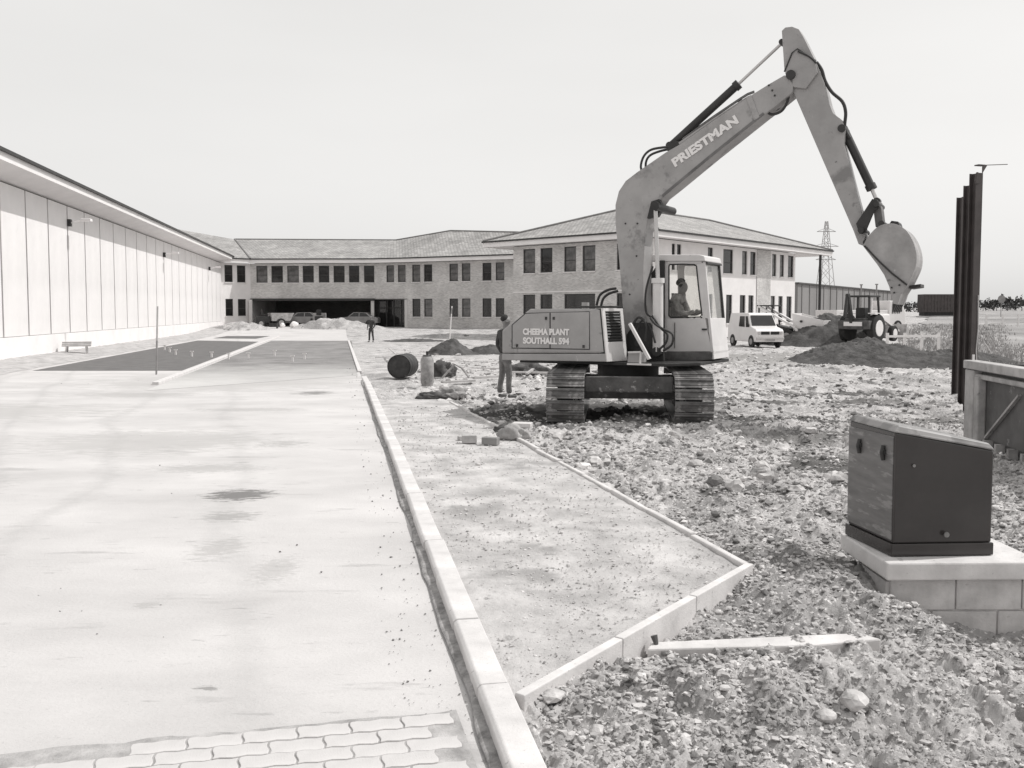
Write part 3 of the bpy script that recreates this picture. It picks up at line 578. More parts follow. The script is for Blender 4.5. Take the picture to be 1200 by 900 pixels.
heap(-1.0, 40.6, 1.5, 1.0, .48, 'lower dark soil heap right of the survey pole', 17)
heap(-6.2, 58.5, 2.6, 2.2, .16, 'thin dark spread of soil on the pale ground right of the standing man', 19)
heap(-4.4, 66, 4.6, 3, .35, 'low pale bank of spoil below the office windows', 23, m=M_GROUND)
heap(-15.5, 80, 4.8, 2.2, 1.0, 'pale rubble bank in front of the covered entrance', 29, m=M_GROUND)
heap(-23.5, 78, 3.2, 2.0, .8, 'pale rubble bank at the left end of the underpass', 31, m=M_GROUND)

# ---------------------------------------------------------------- buildings
M_BRK = brickmat('buff_brick', .56)
M_BRKW = brickmat('pale_brick_wall', .50, var=.10, mv=1.05)
M_WHITE = mat('white_render', .78, .8, .05, 1.2, bump=.002, spots=[(.8, .66, .55, (1, 1, .3))])
M_FASC = mat('white_fascia', .80, .5, .05, 1.0)
M_SOFF = mat('soffit_board', .75, .7, .05, 1.0)
M_TILE = brickmat('roof_tiles', .38, .33, .30, .02, .55, .18, bumpd=.03)
M_DARKM = mat('dark_metal', .045, .5, .2, 3, metal=.2)
M_INT = mat('dark_interior', .05, .9, .3, .6)
M_PANE = mat('window_glass', .022, .06, .5, .6, spec=.5)
M_PANE2 = mat('window_glass_lighter', .13, .1, .6, 1.2, spec=.5)
M_FRAME = mat('window_frame_brown', .05, .5, .2, 3)
WIN = {}
def window(parent, o0, ang, s, z, wd, h, p0, nrm):
    key = (round(wd, 1), round(h, 1)); wloc_ = Vector((p0.x, p0.y, 0)) + Vector((math.cos(ang), math.sin(ang), 0))*s - nrm*.11
    if key not in WIN:
        wd_, h_ = wd, h; b = MB(); t = .07
        b.box((0, 0, t/2), (wd_, .08, t)); b.box((0, 0, h_-t/2), (wd_, .08, t)); b.box((-wd_/2+t/2, 0, h_/2), (t, .078, h_-2*t)); b.box((wd_/2-t/2, 0, h_/2), (t, .078, h_-2*t)); b.box((0, 0, h_*.45), (wd_-2*t, .06, .05))
        me = b.data('window'); me.materials.append(M_FRAME)
        b = MB(); b.box((0, .01, h_/2), (wd_-2*t, .012, h_-2*t)); mp_ = []
        for mm in (M_PANE, M_PANE2): q_ = b.data('pane'); q_.materials.append(mm); mp_.append(q_)
        WIN[key] = (me, mp_, wd_, h_)
    me, mp_, w0, h0 = WIN[key]
    o = bpy.data.objects.new('window', me); col.objects.link(o); o.parent = parent; o.location = wloc_ + Vector((0, 0, z)) - wloc(parent); o.rotation_euler = (0, 0, ang); o.scale = (wd/w0, 1, h/h0)
    if h < 2.2:
        key2 = ('sill', key)
        if key2 not in WIN: b = MB(); b.box((0, -.15, -.04), (w0+.08, .12, .06)); me2 = b.data('sill'); me2.materials.append(M_SOFF); WIN[key2] = me2
        q2 = bpy.data.objects.new('sill', WIN[key2]); col.objects.link(q2); q2.parent = o
    p = bpy.data.objects.new('pane', mp_[0 if random.random() < .7 else 1]); col.objects.link(p); p.parent = o
def facade(parent, p0, p1, z0, z1, wins, m, name='wall', depth=.22):
    p0 = Vector((p0[0], p0[1], 0)); p1 = Vector((p1[0], p1[1], 0)); d = p1-p0; L = d.length; d.normalize(); n = Vector((d.y, -d.x, 0))   # outward when camera is to the right of p0->p1
    ang = math.atan2(d.y, d.x)
    xs = sorted(set([0, L]+[w[0] for w in wins]+[w[1] for w in wins])); zs = sorted(set([z0, z1]+[w[2] for w in wins]+[w[3] for w in wins]))
    b = MB(); b.uv = []; P3 = lambda s, z, k=0: tuple(p0+d*s-n*k+Vector((0, 0, z)))
    def q(*a): b.quad(*[P3(*x) for x in a]); b.uv.append([(x[0]+(x[2] if len(x) > 2 else 0), x[1]) for x in a])
    for i in range(len(xs)-1):
        for j in range(len(zs)-1):
            sc, zc = (xs[i]+xs[i+1])/2, (zs[j]+zs[j+1])/2
            if any(w[0] < sc < w[1] and w[2] < zc < w[3] for w in wins): continue
            q((xs[i], zs[j]), (xs[i+1], zs[j]), (xs[i+1], zs[j+1]), (xs[i], zs[j+1]))
    for (s0, s1, a, c) in [w[:4] for w in wins]:
        q((s0, a, 0), (s0, c, 0), (s0, c, depth), (s0, a, depth)); q((s1, a, depth), (s1, c, depth), (s1, c, 0), (s1, a, 0))
        q((s0, a, depth), (s1, a, depth), (s1, a, 0), (s0, a, 0)); q((s0, c, 0), (s1, c, 0), (s1, c, depth), (s0, c, depth))
    b.build(name, m, parent, world=True)
    bk = MB(); bk.quad(P3(0, z0, .3), P3(L, z0, .3), P3(L, z1, .3), P3(0, z1, .3)); bk.build('inner_lining', M_INT, parent, world=True)
    for w_ in wins: window(parent, None, ang, (w_[0]+w_[1])/2, w_[2], w_[1]-w_[0], w_[3]-w_[2], p0, n)
def s_of(px, p0, p1):
    t = tx(px)/cT*1.0; p0 = Vector((p0[0], p0[1])); d = (Vector((p1[0], p1[1]))-p0).normalized()
    return (t*p0.y-p0.x)/(d.x-t*d.y)
def wlist(pairs, p0, p1, za, zb): return [(s_of(a, p0, p1), s_of(c, p0, p1), za, zb) for a, c in pairs]
def roofpoly(parent, pts_list, m=M_TILE, name='roof', thick=.12):
    b = MB(); b.uv = []
    for pts in pts_list:
        pts = [Vector(p) for p in pts]; nn = (pts[1]-pts[0]).cross(pts[-1]-pts[0]).normalized(); u = (pts[1]-pts[0]).normalized(); v = nn.cross(u)
        b.quad(*pts); b.uv.append([((p-pts[0]).dot(u), (p-pts[0]).dot(v)) for p in pts])
    o = b.build(name, m, parent, world=True); return o
def eave(parent, pts, wallpts, zb=6.45, zt=6.85, gut=True):   # fascia board and soffit along an eave polyline
    f = MB(); g = MB(); so = MB()
    for a, c, wa, wc in zip(pts[:-1], pts[1:], wallpts[:-1], wallpts[1:]):
        a = Vector((a[0], a[1], 0)); c = Vector((c[0], c[1], 0)); d = (c-a).normalized(); n = Vector((d.y, -d.x, 0))
        f.bar(a+Vector((0, 0, (zb+zt)/2)), c+Vector((0, 0, (zb+zt)/2)), .06, zt-zb)
        g.bar(a+n*.08+Vector((0, 0, zt+.03)), c+n*.08+Vector((0, 0, zt+.03)), .12, .11)
        so.quad((a.x, a.y, zb+.04), (c.x, c.y, zb+.04), (wc[0], wc[1], zb+.04), (wa[0], wa[1], zb+.04))
    f.build('fascia', M_FASC, parent, world=True); g.build('gutter', M_DARKM, parent, world=True); so.build('soffit', M_SOFF, parent, world=True)

# --- office wing (right)
OC = Vector((8.94, 57.7)); dF = Vector((-.743, .669)); dS = Vector((.669, .743))
OL = OC + dF*11.9; OR = OC + dS*20.7; OB = OL + dS*20.7
ow = thing('office_building', 'two storey brick office wing with hipped tiled roof behind the excavator', 'office building', (OC.x, OC.y, 0))
fr = wlist([(613, 627), (633, 647), (660.7, 674.5), (682, 697), (722, 735), (741, 754)], OL, OC, 4.57, 6.28) + wlist([(613, 627), (633, 647), (661, 697), (722, 735), (741, 754)], OL, OC, 1.45, 3.05)
facade(ow, OL, OC, 0, 6.5, fr, M_BRK)
up = [(786, 790), (792, 797), (828, 834), (846, 857.5), (868, 874), (877.5, 884), (903, 908), (912, 917), (921.5, 928)]
lo = [(786, 790), (792, 797), (828, 834), (850, 857), (866, 872.6), (876, 882), (902, 907), (911, 916), (920.5, 926.5)]
facade(ow, OC, OR, 0, 6.5, wlist(up, OC, OR, 4.57, 6.28)+wlist(lo, OC, OR, 1.0, 3.05), M_WHITE)
# brick bay between the white spandrels
for (za, zb) in ((3.3, 4.4),):
    s0, s1 = s_of(885, OC, OR), s_of(902, OC, OR); b = MB(); n = Vector((dS.y, -dS.x))
for (za, zb) in ((0, 6.5),):
    s0, s1 = s_of(885, OC, OR), s_of(901, OC, OR); n = Vector((dS.y, -dS.x)); b = MB(); a = OC+dS*s0+n*.04; c = OC+dS*s1+n*.04
    b.uv = [[(s0, za), (s1, za), (s1, zb), (s0, zb)]]; b.quad((a.x, a.y, za), (c.x, c.y, za), (c.x, c.y, zb), (a.x, a.y, zb)); b.build('brick_panel', M_BRK, ow, world=True)
b = MB(); n = Vector((dF.y, -dF.x))*-1                      # storey band lines on the front
f0 = Vector((OL.x, OL.y, 0)); f1 = Vector((OC.x, OC.y, 0)); nf = Vector(((OC-OL).normalized().y, -(OC-OL).normalized().x, 0))
b.bar(f0+nf*.02+Vector((0, 0, 3.22)), f1+nf*.02+Vector((0, 0, 3.22)), .05, .1); b.build('string_course', M_SOFF, ow, world=True)
facade(ow, OB, OL, 0, 6.5, [], M_BRK); facade(ow, OR, OB, 0, 6.5, [], M_WHITE)
n1 = Vector((dF.y, -dF.x)); n1 = n1 if n1.y < 0 else -n1; n2 = Vector((dS.y, -dS.x))
EA = OL + n1*1.0 + dF*2.1; EB = OC + n1*1.0 + n2*1.0; EC = OR + n2*1.0 + dS*4.9; ED = EA + dS*(20.7+5.9)
eave(ow, [EA, EB, EC], [OL, OC, OR], 6.5, 6.85)
eave(ow, [ED, EA], [OB, OL], 6.5, 6.85); 
sof = MB(); sof.quad((EC.x, EC.y, 6.53), (ED.x, ED.y, 6.53), (OB.x, OB.y, 6.53), (OR.x, OR.y, 6.53)); sof.build('soffit', M_SOFF, ow, world=True)
b = MB(); b.bar((EC.x, EC.y, 6.68), (ED.x, ED.y, 6.68), .06, .35); b.build('fascia', M_FASC, ow, world=True)
ze = 6.93; c1 = (EA+EB)/2 + dS*7.4; c2 = (EC+ED)/2 - dS*7.4; zrg = ze + 2.45
v3 = lambda p, z: (p.x, p.y, z)
roofpoly(ow, [[v3(EA, ze), v3(EB, ze), v3(c1, zrg)], [v3(EB, ze), v3(EC, ze), v3(c2, zrg), v3(c1, zrg)], [v3(EC, ze), v3(ED, ze), v3(c2, zrg)], [v3(ED, ze), v3(EA, ze), v3(c1, zrg), v3(c2, zrg)]])
b = MB()
for a, c in ((v3(EB, ze+.03), v3(c1, zrg+.04)), (v3(EA, ze+.03), v3(c1, zrg+.04)), (v3(EC, ze+.03), v3(c2, zrg+.04)), (v3(c1, zrg+.04), v3(c2, zrg+.04))): b.tube([a, c], .09, 8)
b.build('ridge_tiles', mat('ridge_tile', .2, .9, .15), ow, world=True)
pc = EC - n2*.35 - dS*1.6; b = MB(); b.tube([(pc.x, pc.y, 0), (pc.x, pc.y, 6.5)], .11, 12); b.build('column', M_DARKM, ow, world=True)

# --- link building: facet, bridge over underpass, entrance block
W1 = Vector((-27.6, 86)); W2 = Vector((-25.5, 88.5)); W3 = Vector((-13.3, 88)); W4 = Vector((-10.0, 86.7)); W5 = Vector((1.2, 81))
lb = thing('office_building', 'long two storey brick link building with dark underpass at the back of the yard', 'office building', (W3.x, W3.y, 0))
facade(lb, W1, W2, 0, 6.5, wlist([(265, 274.5), (279.5, 289.5)], W1, W2, 4.65, 6.28)+wlist([(265.5, 274.5), (280, 289.5)], W1, W2, 1.42, 3.05), M_WHITE)
mid = [(302, 315), (319.5, 333), (338, 351.6), (356, 369), (374.7, 387), (392, 405), (410, 422), (427.5, 439.5)]
facade(lb, W2, W3, 3.07, 6.5, wlist(mid, W2, W3, 4.65, 6.28), M_BRK)
facade(lb, W3, W4, 3.07, 6.5, wlist([(453.6, 462.6), (467, 476)], W3, W4, 4.65, 6.28), M_BRK)
pr = [(483.6, 493), (497.4, 507), (527, 537), (541.5, 551.4), (565.5, 576), (581, 591)]
facade(lb, W4, W5, 0, 6.5, wlist(pr, W4, W5, 4.65, 6.28)+wlist(pr, W4, W5, 1.35, 3.05), M_BRK)
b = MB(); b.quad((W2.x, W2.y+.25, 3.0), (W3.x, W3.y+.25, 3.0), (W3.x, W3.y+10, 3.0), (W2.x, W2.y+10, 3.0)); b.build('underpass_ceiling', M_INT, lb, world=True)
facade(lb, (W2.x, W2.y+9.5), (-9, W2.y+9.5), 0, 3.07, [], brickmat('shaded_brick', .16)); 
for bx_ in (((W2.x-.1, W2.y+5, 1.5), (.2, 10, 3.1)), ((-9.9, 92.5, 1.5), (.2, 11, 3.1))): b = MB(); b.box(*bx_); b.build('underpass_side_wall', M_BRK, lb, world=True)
b = MB(); b.bar((W2.x, W2.y+.02, 3.0), (W3.x, W3.y+.02, 3.0), .36, .22); b.build('lintel', M_DARKM, lb, world=True)
b = MB()
for px in (294.5, 437, 478): pp = tx(px); b.box((pp*88.1, 88.1 if px < 470 else 86.9, 1.5), (.3, .3, 3.0))
b.build('column', M_BRK, lb, world=True)
# glazed entrance screen
b = MB(); a0 = Vector((-13.2, 90.0, 0)); a1 = Vector((-10.1, 89.0, 0))
for i in range(5): p = a0+(a1-a0)*i/4; b.box((p.x, p.y, 1.5), (.1, .1, 3.0))
b.bar(a0+Vector((0, 0, 2.2)), a1+Vector((0, 0, 2.2)), .08, .1); b.build('entrance_frame', M_FRAME, lb, world=True)
b = MB(); b.quad(tuple(a0), tuple(a1), (a1.x, a1.y, 3), (a0.x, a0.y, 3)); b.build('entrance_glass', M_PANE, lb, world=True)
E = [W1+Vector((.3, -1.0)), W2+Vector((.3, -1.0)), W3+Vector((0.0, -1.0)), W4+Vector((-.2, -1.0)), W5+Vector((-.4, -.9))]
eave(lb, E, [W1, W2, W3, W4, W5], 6.5, 6.85)
g_ = lambda px, py, Y: tuple(ony(px, py, Y))
e = [v3(p, 6.93) for p in E]; A1 = g_(275, 280.5, 97); A2 = g_(464, 281.5, 95); A3 = g_(528, 270.5, 91); A4 = g_(640, 273, 88)
roofpoly(lb, [[e[1], e[2], A2, A1], [e[2], e[3], e[4], A4, A3, A2], [g_(205, 268, 97), e[0], e[1], A1]])
roofpoly(lb, [[A1, A2, (A2[0], 106, 6.9), (A1[0], 106, 6.9)], [A2, A3, A4, (A4[0], 106, 6.9), (A2[0], 106, 6.9)]])
b = MB(); b.tube([e[1], A1], .1, 8); b.tube([e[0], e[0]], .1, 8) if False else None
b.tube([A1, A2], .1, 8); b.tube([A2, A3], .1, 8); b.tube([A3, A4], .1, 8); b.build('ridge_tiles', MATS['ridge_tile'], lb, world=True)
b = MB(); b.box((-12, 105.5, 3.4), (27, .3, 6.8)); b.build('rear_wall', M_BRK, lb, world=True)

# --- warehouse
wdv = Vector((-.1737, .9848)); WP = lambda Y: Vector((-18.2-.1764*(Y-32.7), Y)); wn = Vector((.9848, .1737))
wh = thing('warehouse', 'long white panelled warehouse with deep overhanging eave along the left', 'warehouse', (-18.2, 32.7, 0))
M_PANEL = mat('white_cladding_panel', .76, .6, .06, .5, bump=.001, spots=[(.5, .60, .62, (1, 1, .15)), (2.5, .66, .5, (1, 1, .12))])
Yp = 34.6-2.53*4; pan = None
ang = math.atan2(wdv.y, wdv.x)
while Yp < 85.5:
    L = min(2.53/.985, (86-Yp)/.985); a = WP(Yp)
    if pan is None:
        b = MB(); b.box((L/2, 0, 3.68), (L-.14, .08, 5.5)); pan = b.build('cladding_panel', M_PANEL, wh, bevel=.015); o = pan
    else: o = dup(pan, wh)
    o.location = (a.x+18.2+wn.x*.03, a.y-32.7+wn.y*.03, 0); o.rotation_euler = (0, 0, ang)
    if L < 2.5: o.scale = (L/(2.53/.985), 1, 1)
    Yp += 2.53
a, c = WP(24), WP(86); b = MB(); M_JT = mat('panel_joint', .09, .8, .1)
b.bar((a.x-wn.x*.1, a.y-wn.y*.1, 3.7), (c.x-wn.x*.1, c.y-wn.y*.1, 3.7), .16, 5.6); b.build('wall_backing', M_JT, wh, world=True)
b = MB(); b.bar((a.x-wn.x*.02, a.y-wn.y*.02, .44), (c.x-wn.x*.02, c.y-wn.y*.02, .44), .25, .95); b.build('plinth', M_WHITE, wh, world=True, bevel=.01)
ea_, ec_ = WP(24)+wn*1.1, WP(86.5)+wn*1.1
b = MB(); b.bar((ea_.x, ea_.y, 6.90), (ec_.x, ec_.y, 6.90), .06, .28); b.build('fascia', M_FASC, wh, world=True)
b = MB(); b.bar((ea_.x+wn.x*.07, ea_.y, 7.08), (ec_.x+wn.x*.07, ec_.y, 7.08), .16, .1); b.build('gutter', M_DARKM, wh, world=True)
a, c = WP(24), WP(87)
b = MB(); b.quad((ea_.x, ea_.y, 6.78), (ec_.x, ec_.y, 6.78), (c.x-.1, c.y, 6.46), (a.x-.1, a.y, 6.46)); b.build('soffit', M_SOFF, wh, world=True)
b = MB(); b.quad((ea_.x, ea_.y, 7.05), (ec_.x, ec_.y, 7.05), (ec_.x-20, ec_.y-3, 7.9), (ea_.x-20, ea_.y-3, 7.9)); b.build('roof', mat('roof_sheet', .2, .7), wh, world=True)
for i, (px, py, lab) in enumerate([(81, 262, 'nearest of the three floodlights on the white warehouse wall'), (192, 299, 'middle of the three floodlights on the white warehouse wall'), (245, 315, 'farthest floodlight on the warehouse wall, next to the link building')]):
    t_ = tx(px); Yw = -12.43/(t_+.1764); pw_ = WP(Yw); zz = 1.85+(365-py)*Yw/F
    t = thing('floodlight', lab, 'floodlight', (pw_.x+wn.x*.09, pw_.y+wn.y*.09, zz), ang, 'floodlights on the warehouse wall')
    b = MB(); b.box((0, -.06, 0), (.22, .14, .3)); b.build('bracket', M_DARKM, t); b = MB(); b.tube([(0, -.1, 0), (0, -.55, .1)], .035, 8); b.build('arm', M_FASC, t)
    b = MB(); b.box((0, -.75, .13), (.34, .42, .12)); b.build('lamp_head', M_FASC, t, bevel=.02)
# things on the verge by the warehouse
p = onz(90, 417); t = thing('trestle', 'low timber trestle with boards on the verge by the warehouse plinth', 'trestle', (p.x, p.y, 0), R(20))
for k in range(3): b = MB(); b.box((0, .1*k, .42+.07*k), (1.1, .22, .05)); b.build('board', M_WOOD, t)
for sx in (-.4, .4):
    for sy in (-.12, .3): b = MB(); b.bar((sx, sy, 0), (sx*.9, sy*.7, .42), .06, .06); b.build('leg', M_WOOD, t)
p = onz(153, 402); b = MB(); b.box((0, 0, .12), (2.2, .3, .06)); b.box((-.7, 0, .05), (.1, .3, .1)); b.box((.7, 0, .05), (.1, .3, .1)); o = b.build('board_stack', M_WOOD, loc=(p.x, p.y, 0)); tag(o, 'thin board resting on blocks against the warehouse foot', 'board')
b = MB(); M_VERGE = mat('verge_rubble', .42, .95, .25, 2, bump=.03, bscale=10, detail=9, spots=[(4, .6, .25, (1, 1, 1))])
Yv = np.linspace(26, 84, 240); A = np.linspace(0, 1, 14); YY = np.repeat(Yv[:, None], 14, 1); X0 = -18.2-.1764*(YY-32.7)+.1; XX = X0 + A[None, :]*(2.0+.0*YY+.25*fbm(YY*.7, YY*0, 3, 2)); ZZ = (.17*(1-A[None, :]**1.5)+.03*fbm(XX*4, YY*4, 3, 12)*(A[None, :] < .95)) + ss(66, 84, YY)*.4
ZZ[:, -1] = .005+ss(66, 84, YY[:, -1])*.4; tag(grid('verge', XX, YY, ZZ, M_VERGE), kind='structure')

# survey rods and pegs
PEGL = ['leftmost white peg, nearest the dark survey rod, on the tarmac bay', 'white peg just right of the leftmost one on the tarmac bay', 'third white peg from the left on the tarmac bay', 'white peg in the middle of the dark tarmac bay', 'white peg near the kerb side of the dark tarmac bay', 'white peg standing on the flush kerb line', 'first white peg on the worn lane, right of the flush kerb', 'white peg in the middle of the worn lane', 'last but one white peg on the worn lane', 'rightmost white peg, on the worn lane']
M_ROD = mat('rod_grey', .26, .6, .2); M_RODW = mat('rod_white', .75, .6, .05)
p = onz(184, 439); t = thing('survey_rod', 'thin dark survey rod standing at the edge of the tarmac bay', 'survey rod', (p.x, p.y, 0))
for k in range(4): b = MB(); b.tube([(.02*k-.02, 0, k*.5), (.02*k, 0, k*.5+.5)], .028, 8); b.build('rod_band', M_ROD if k < 2 else mat('rod_light', .42, .6, .2), t)
p = onz(527, 411); t = thing('survey_rod', 'white survey pole stuck in the dark soil heap', 'survey rod', (p.x, p.y-.4, 0))
b = MB(); b.tube([(0, 0, 0), (.06, 0, 1.0), (.14, 0, 2.1)], .028, 8); b.build('pole', M_RODW, t); b = MB(); b.tube([(.11, 0, 1.75), (.13, 0, 2.0)], .034, 8); b.build('red_band', M_ROD, t)
for i, (px, py, wd_) in enumerate([(193, 410, .05), (199, 413, .05), (206, 416, .07), (225, 418, .07), (248, 419, .07), (268, 421, .05), (291, 420, .05), (322, 417, .05), (343, 424, .05), (357, 421, .05)]):
    p = onz(px, py); b = MB(); b.box((0, 0, .09), (.06, .05, .22)); b.box((0, .0, .21), (.15, .05, .03)); o = b.build('peg', M_RODW, loc=(p.x, p.y, .01)); tag(o, PEGL[i], 'peg', 'white pegs across the tarmac')

# ---------------------------------------------------------------- steel posts
M_STEEL = mat('brown_steel', .075, .55, .25, 2.0, metal=.1, bump=.002, bscale=25, tintc=(1, .88, .86), spots=[(3, .66, .13, (1, 1, .2))])
def hpost(px, py, label, top=4.37, lean=0):
    p = onz(px, py, 0); t = thing('steel_post', label, 'steel post', (p.x, p.y, -.05), R(18), 'tall steel H posts')
    b = MB(); H = top+.05
    b.box((0, -.075, H/2), (.15, .014, H)); b.build('flange', M_STEEL, t); b = MB(); b.box((0, .075, H/2), (.15, .014, H)); b.build('flange', M_STEEL, t)
    b = MB(); b.box((0, 0, H/2), (.012, .134, H)); b.build('web', M_STEEL, t); b = MB(); b.box((.005, 0, .02), (.26, .28, .03)); b.build('base_plate', M_STEEL, t); return t
hpost(1121, 462, 'farthest and shortest looking of the three tall brown steel posts')
hpost(1129, 472, 'middle one of the three tall brown steel posts')
t3 = hpost(1136, 482, 'nearest of the three tall brown steel posts, with a bracket on top')
b = MB(); b.prism([(.06, -.09, 4.42), (.16, -.09, 4.56), (.06, -.09, 4.56)], (0, .02, 0)); b.box((.08, .0, 4.57), (.16, .1, .02)); b.build('top_bracket', M_STEEL, t3)
b = MB(); b.tube([(.2, 0, 4.58), (.62, -.1, 4.60)], .008, 6); b.build('wire', M_STEEL, t3)
b = MB(); b.box((-.07, -.10, 4.3), (.10, .02, .16)); b.tube([(-.12, -.1, 4.25), (-.07, -.1, 4.42)], .02, 6); b.build('bolt_lug', M_STEEL, t3)
b = MB(); b.box((-.04, -.095, 1.05), (.04, .03, .12)); b.build('tag_plate', M_RODW, t3)
b = MB(); b.tube([(.03, -.10, 2.2), (.05, -.10, 1.6), (.02, -.10, 1.2), (.06, -.10, .5), (.05, -.10, .0)], .011, 6); b.build('cable', mat('grey_cable', .5, .6), t3)

# ---------------------------------------------------------------- steel skip at right edge
M_SK = mat('grey_skip_steel', .12, .6, .25, 2, bump=.003, bscale=20, spots=[(5, .62, .3, (1, 1, 1))]); M_SKL = mat('peeling_pale_paint', .40, .7, .3, 3, bump=.004, bscale=20, spots=[(4, .62, .14, (1, 1, 1))])
sk = thing('steel_skip', 'open grey steel skip with pale peeling rim and diagonal brace at the right edge', 'skip', (6.72, 13.2, hz(6.6, 12.6)-.02), R(-98))
Ls, Hs = 4.2, 1.16
b = MB(); b.box((Ls/2, .03, Hs/2+.03), (Ls-.6, .04, Hs-.24)); b.build('side_panel', M_SK, sk)
b = MB(); b.box((Ls/2, -.02, Hs+.0), (Ls, .2, .12)); b.build('top_rim', M_SKL, sk, bevel=.015)
b = MB(); b.box((Ls/2, -.02, Hs-.15), (Ls-.5, .12, .07)); b.build('side_rail', M_SKL, sk, bevel=.015)
b = MB(); b.box((.2, -.02, Hs/2-.03), (.36, .16, Hs-.08)); b.build('corner_post', M_SKL, sk, bevel=.02)
b = MB(); b.box((.5, -.05, Hs/2-.05), (.16, .12, Hs-.2)); b.build('corner_post', M_SKL, sk, bevel=.02)
b = MB(); b.box((Ls-.2, -.02, Hs/2-.03), (.36, .16, Hs-.08)); b.build('corner_post', M_SKL, sk, bevel=.02)
b = MB(); b.bar((.65, -.015, .16), (1.75, -.015, Hs-.3), .03, .045, up=(0, 1, 0)); b.build('brace', M_SKL, sk)
b = MB(); b.box((Ls/2, 1.3, Hs/2), (Ls, .05, Hs)); b.box((.03, .66, Hs/2), (.05, 1.25, Hs)); b.box((Ls-.03, .66, Hs/2), (.05, 1.25, Hs)); b.box((Ls/2, .66, .12), (Ls-.1, 1.2, .05)); b.build('body_shell', M_SK, sk)
for k in range(5): b = MB(); b.box((.7+k*.42, .0, .06), (.07, .12, .16)); b.build('foot', M_SKL, sk)

# ---------------------------------------------------------------- kiosk on its plinth
M_KI = mat('dark_kiosk_paint', .04, .16, .18, 1.6, bump=.0006, bscale=5, spec=.5, tintc=(1, .9, .88), spots=[(6, .72, .08, (1, 1, 1))])
M_KIT = mat('kiosk_lid_pale', .2, .5, .3, 4, spots=[(5, .5, .3, (1, 1, 1))])  # lid, lock and rivet paler than the cabinet
kz = .19; kN = Vector((2.585, 6.06)); kR = Vector((3.275, 6.10)); kB = Vector((2.50, 6.66))
kk = thing('electric_kiosk', 'dark steel service kiosk with sloping lid on a concrete slab', 'kiosk', (kN.x, kN.y, kz))
kR2 = kB+(kR-kN)
def K(p, z): return (p.x-kN.x, p.y-kN.y, z)
hl, hr = .845, .715
b = MB(); k = 0
pts = [K(kN, .085), K(kR, .085), K(kR2, .085), K(kB, .085)]; tp = [K(kN, hl), K(kR, hr), K(kR2, hr+.01), K(kB, hl+.01)]
b.v = pts+tp; b.f = [(0, 1, 2, 3), (7, 6, 5, 4), (0, 4, 5, 1), (1, 5, 6, 2), (2, 6, 7, 3), (3, 7, 4, 0)]; b.build('cabinet', M_KI, kk, bevel=.012)
ex_ = .012; c0 = Vector((.345, .30, 0))
b = MB(); sw = [K(kN, .10), K(kB, .10), K(kB, hl-.015), K(kN, hl-.015)]; ww = Vector((-.6, -.08, 0)).normalized(); b.prism([Vector(p_)*.97+Vector((-.0, .015, .01))+ww*.001 for p_ in sw], ww*.008); b.build('side_panel', mat('kiosk_side_painted_sheen', .13, .35, .25, 3, sstretch=(1, 1, 6), bump=.0008, bscale=6, spots=[(4, .55, .22, (1, 1, 5))]), kk, bevel=.003)  # paler side panel added: the pale road's reflection is painted in its colour
def K2(v, g, dz): v = Vector(v); q = Vector(((v.x-c0.x)*g+c0.x, (v.y-c0.y)*g+c0.y, v.z+dz)); return tuple(q)
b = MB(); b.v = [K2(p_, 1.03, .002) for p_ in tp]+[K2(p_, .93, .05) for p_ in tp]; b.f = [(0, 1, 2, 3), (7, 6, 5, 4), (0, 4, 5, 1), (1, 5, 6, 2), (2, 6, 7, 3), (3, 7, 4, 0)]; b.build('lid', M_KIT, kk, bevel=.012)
b = MB(); b.v = [K2((p_[0], p_[1], 0), 1.035, 0) for p_ in pts]+[K2((p_[0], p_[1], .085), 1.035, 0) for p_ in pts]; b.f = [(0, 1, 2, 3), (7, 6, 5, 4), (0, 4, 5, 1), (1, 5, 6, 2), (2, 6, 7, 3), (3, 7, 4, 0)]; b.build('base_skirt', M_KI, kk, bevel=.006)
ld = (kB-kN).normalized(); ln_ = Vector((-ld.y, ld.x))
for f_ in (.2, .72):
    p = (kB-kN)*f_ + ln_*.012; b = MB(); b.tube([(p.x, p.y, .74), (p.x+ln_.x*.012, p.y, .69), (p.x, p.y, .64)], .016, 8); b.box((p.x, p.y, .70), (.014, .05, .03)); b.build('lifting_hook', M_DARKM, kk)
b = MB(); b.tube([(.36, -.002, .15), (.36, -.012, .15)], .018, 12); b.build('lock', M_KIT, kk)
for (x_, z_) in ((.13, .62),): b = MB(); b.tube([(x_, -.001, z_), (x_, -.006, z_)], .011, 8); b.build('rivet', M_KIT, kk)
sl = MB(); sl.box((2.97, 6.33, .155), (1.06, .82, .12)); o = sl.build('base_slab', M_CONC, world=True, loc=(2.97, 6.33, .1), bevel=.012); o.name = 'concrete_slab'; o.location = (3.01, 6.33, .07); tag(o, 'square pale concrete slab under the dark kiosk', 'slab')
o.rotation_euler = (0, 0, .02)
M_BLK = mat('concrete_block', .50, .92, .2, 5, bump=.005, bscale=50, spec=.1, spots=[(8, .62, .34, (1, 1, 1))])
pl = thing('blockwork_plinth', 'rough concrete block plinth carrying the kiosk slab', 'plinth', (2.54, 5.98, -.38))
bmb = MB(); bmb.box((.22, .05, .1075), (.435, .1, .21)); fb = None
for c_ in range(2):
    for k in range(3):
        x = -.0 + k*.445 - (.16 if c_ == 0 else 0)*1
        if x < -.1 and c_ == 0: x = -.16
        if fb is None: fb = bmb.build('brick', M_BLK, pl, bevel=.006); o = fb
        else: o = dup(fb, pl)
        o.location = (x+(.0), .0, c_*.222 + .002*k); o.rotation_euler = (0, 0, random.uniform(-.008, .008))
b = MB(); b.box((.50, .264, .2), (1.05, .5, .43)); b.build('core', M_BLK, pl)

